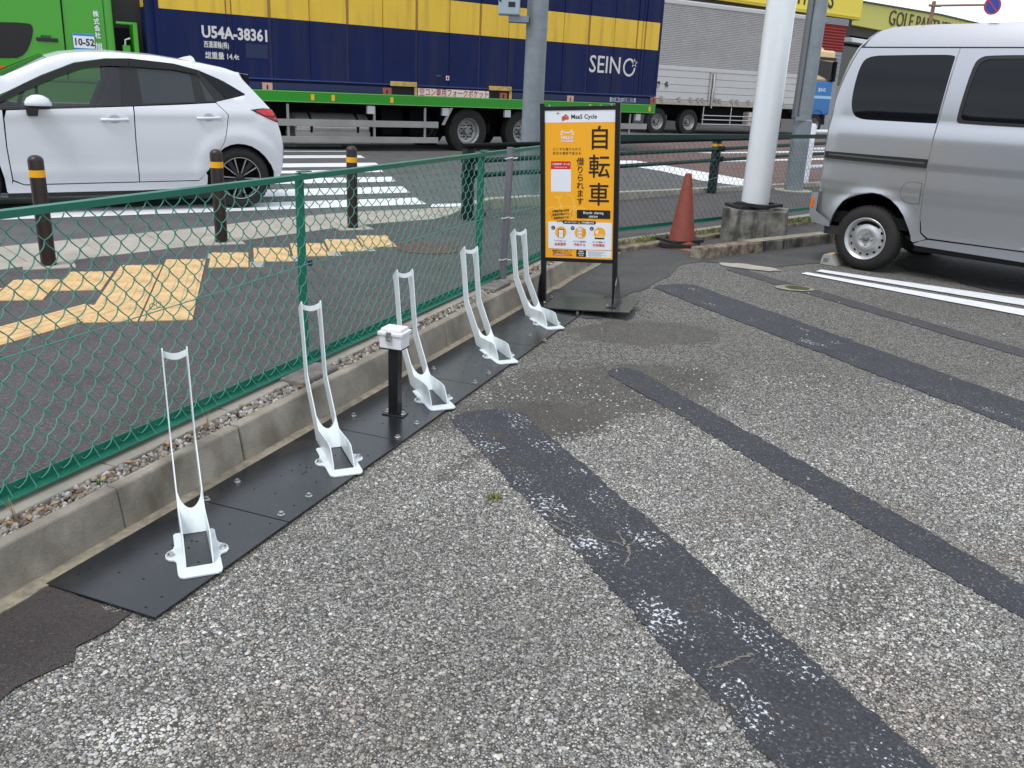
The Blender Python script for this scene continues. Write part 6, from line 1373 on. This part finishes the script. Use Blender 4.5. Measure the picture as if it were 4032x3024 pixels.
MB().box(xL, xR, .05, 2.2, -1, r4[1]).build('core', M_grey, RD_)
n = int((r0[1]-r3[1])/.13)
for i in range(n):
    z = r3[1]+(r1[1]-r3[1]-.0)*i/n; mb = MB(); dz = (r1[1]-r3[1])/n; mb.add([(xL, .04, z), (xR, .04, z), (xR, .0, z+dz*.6), (xL, .0, z+dz*.6), (xL, .04, z+dz), (xR, .04, z+dz), (xR, 2.2, z+dz), (xR, 2.2, z)], [(0, 1, 2, 3), (3, 2, 5, 4), (1, 7, 6, 5, 2)]); mb.build('red_board', M_redw, RD_)
for i in range(5): dz = (r4[1]-r1[1])/5; z = r1[1]+i*dz; MB().box(xL+.4, xR+.1, -.01, .05, z, z+dz*.8).build('grey_board', M_grey, RD_)
for i in range(6): z = r3[1]-.18*(i+1); MB().box(xL, xR-.05, .0, .05, z, z+.15).build('grey_board', M_grey, RD_)
# no parking sign on its arm
NP = frame('no_parking_sign', (11.93, 28.0, 0), 90, 'round blue no parking sign with a red rim on a rusty arm, top right', 'road sign')
MB().lathe([(.06, 0), (.055, 4.42), (0, 4.43)], 16).build('post', M_rustp, NP, smooth=50)
mb = MB(); mb.tube([(-.15, -.03, 4.30), (.2, -.03, 4.30)], .035, 8); mb.tube([(0, -.03, 4.30), (1.5, -.03, 4.385)], .03, 8); mb.build('arm', M_rustp, NP, smooth=50)
MB().cyl(.25, -.02, 0, 40, (1.71, -.03, 4.37), 'y').build('sign_disc', mat('sign_red', (.45, .03, .06), .45), NP, smooth=40)
MB().cyl(.195, -.023, -.02, 40, (1.71, -.03, 4.37), 'y').build('blue_face', mat('sign_blue', (.015, .06, .35), .45), NP, smooth=40)
mb = MB(); c, s_, r, hw = math.cos(-PI/4), math.sin(-PI/4), .21, .022; mb.add([(1.71+a*c*r-b*s_*hw, -.0545, 4.37+a*s_*r+b*c*hw) for a, b in ((-1, -1), (1, -1), (1, 1), (-1, 1))], [(0, 1, 2, 3)]); mb.build('slash', mat('sign_red', (.45, .03, .06)), NP)

# unseen shop added across the lot for the van and car windows to mirror
SH = frame('added_shop', (-13.5, -11.0, 0), 132, 'added beige shop with dark windows, out of view across the parking lot, for the van windows to mirror', 'shop')
MB().box(-14, 14, -8, 0, 0, 3.6).build('wall', mat('shop_beige', (.30, .28, .24), .85, var=.15, vscale=.6), SH)
MB().box(-14.3, 14.3, -8.3, .6, 3.6, 4.2).build('roof', mat('shop_roof', (.10, .095, .09), .8), SH)
for i in range(9):
    x = -13+i*3; w_ = MB().box(x, x+2.3, .0, .03, .7 if i != 4 else 0, 2.7).build('window' if i != 4 else 'door', M_glass, SH); MB().box(x-.06, x+2.36, .0, .05, 2.7, 2.8).build('frame', M_blkpl, w_)
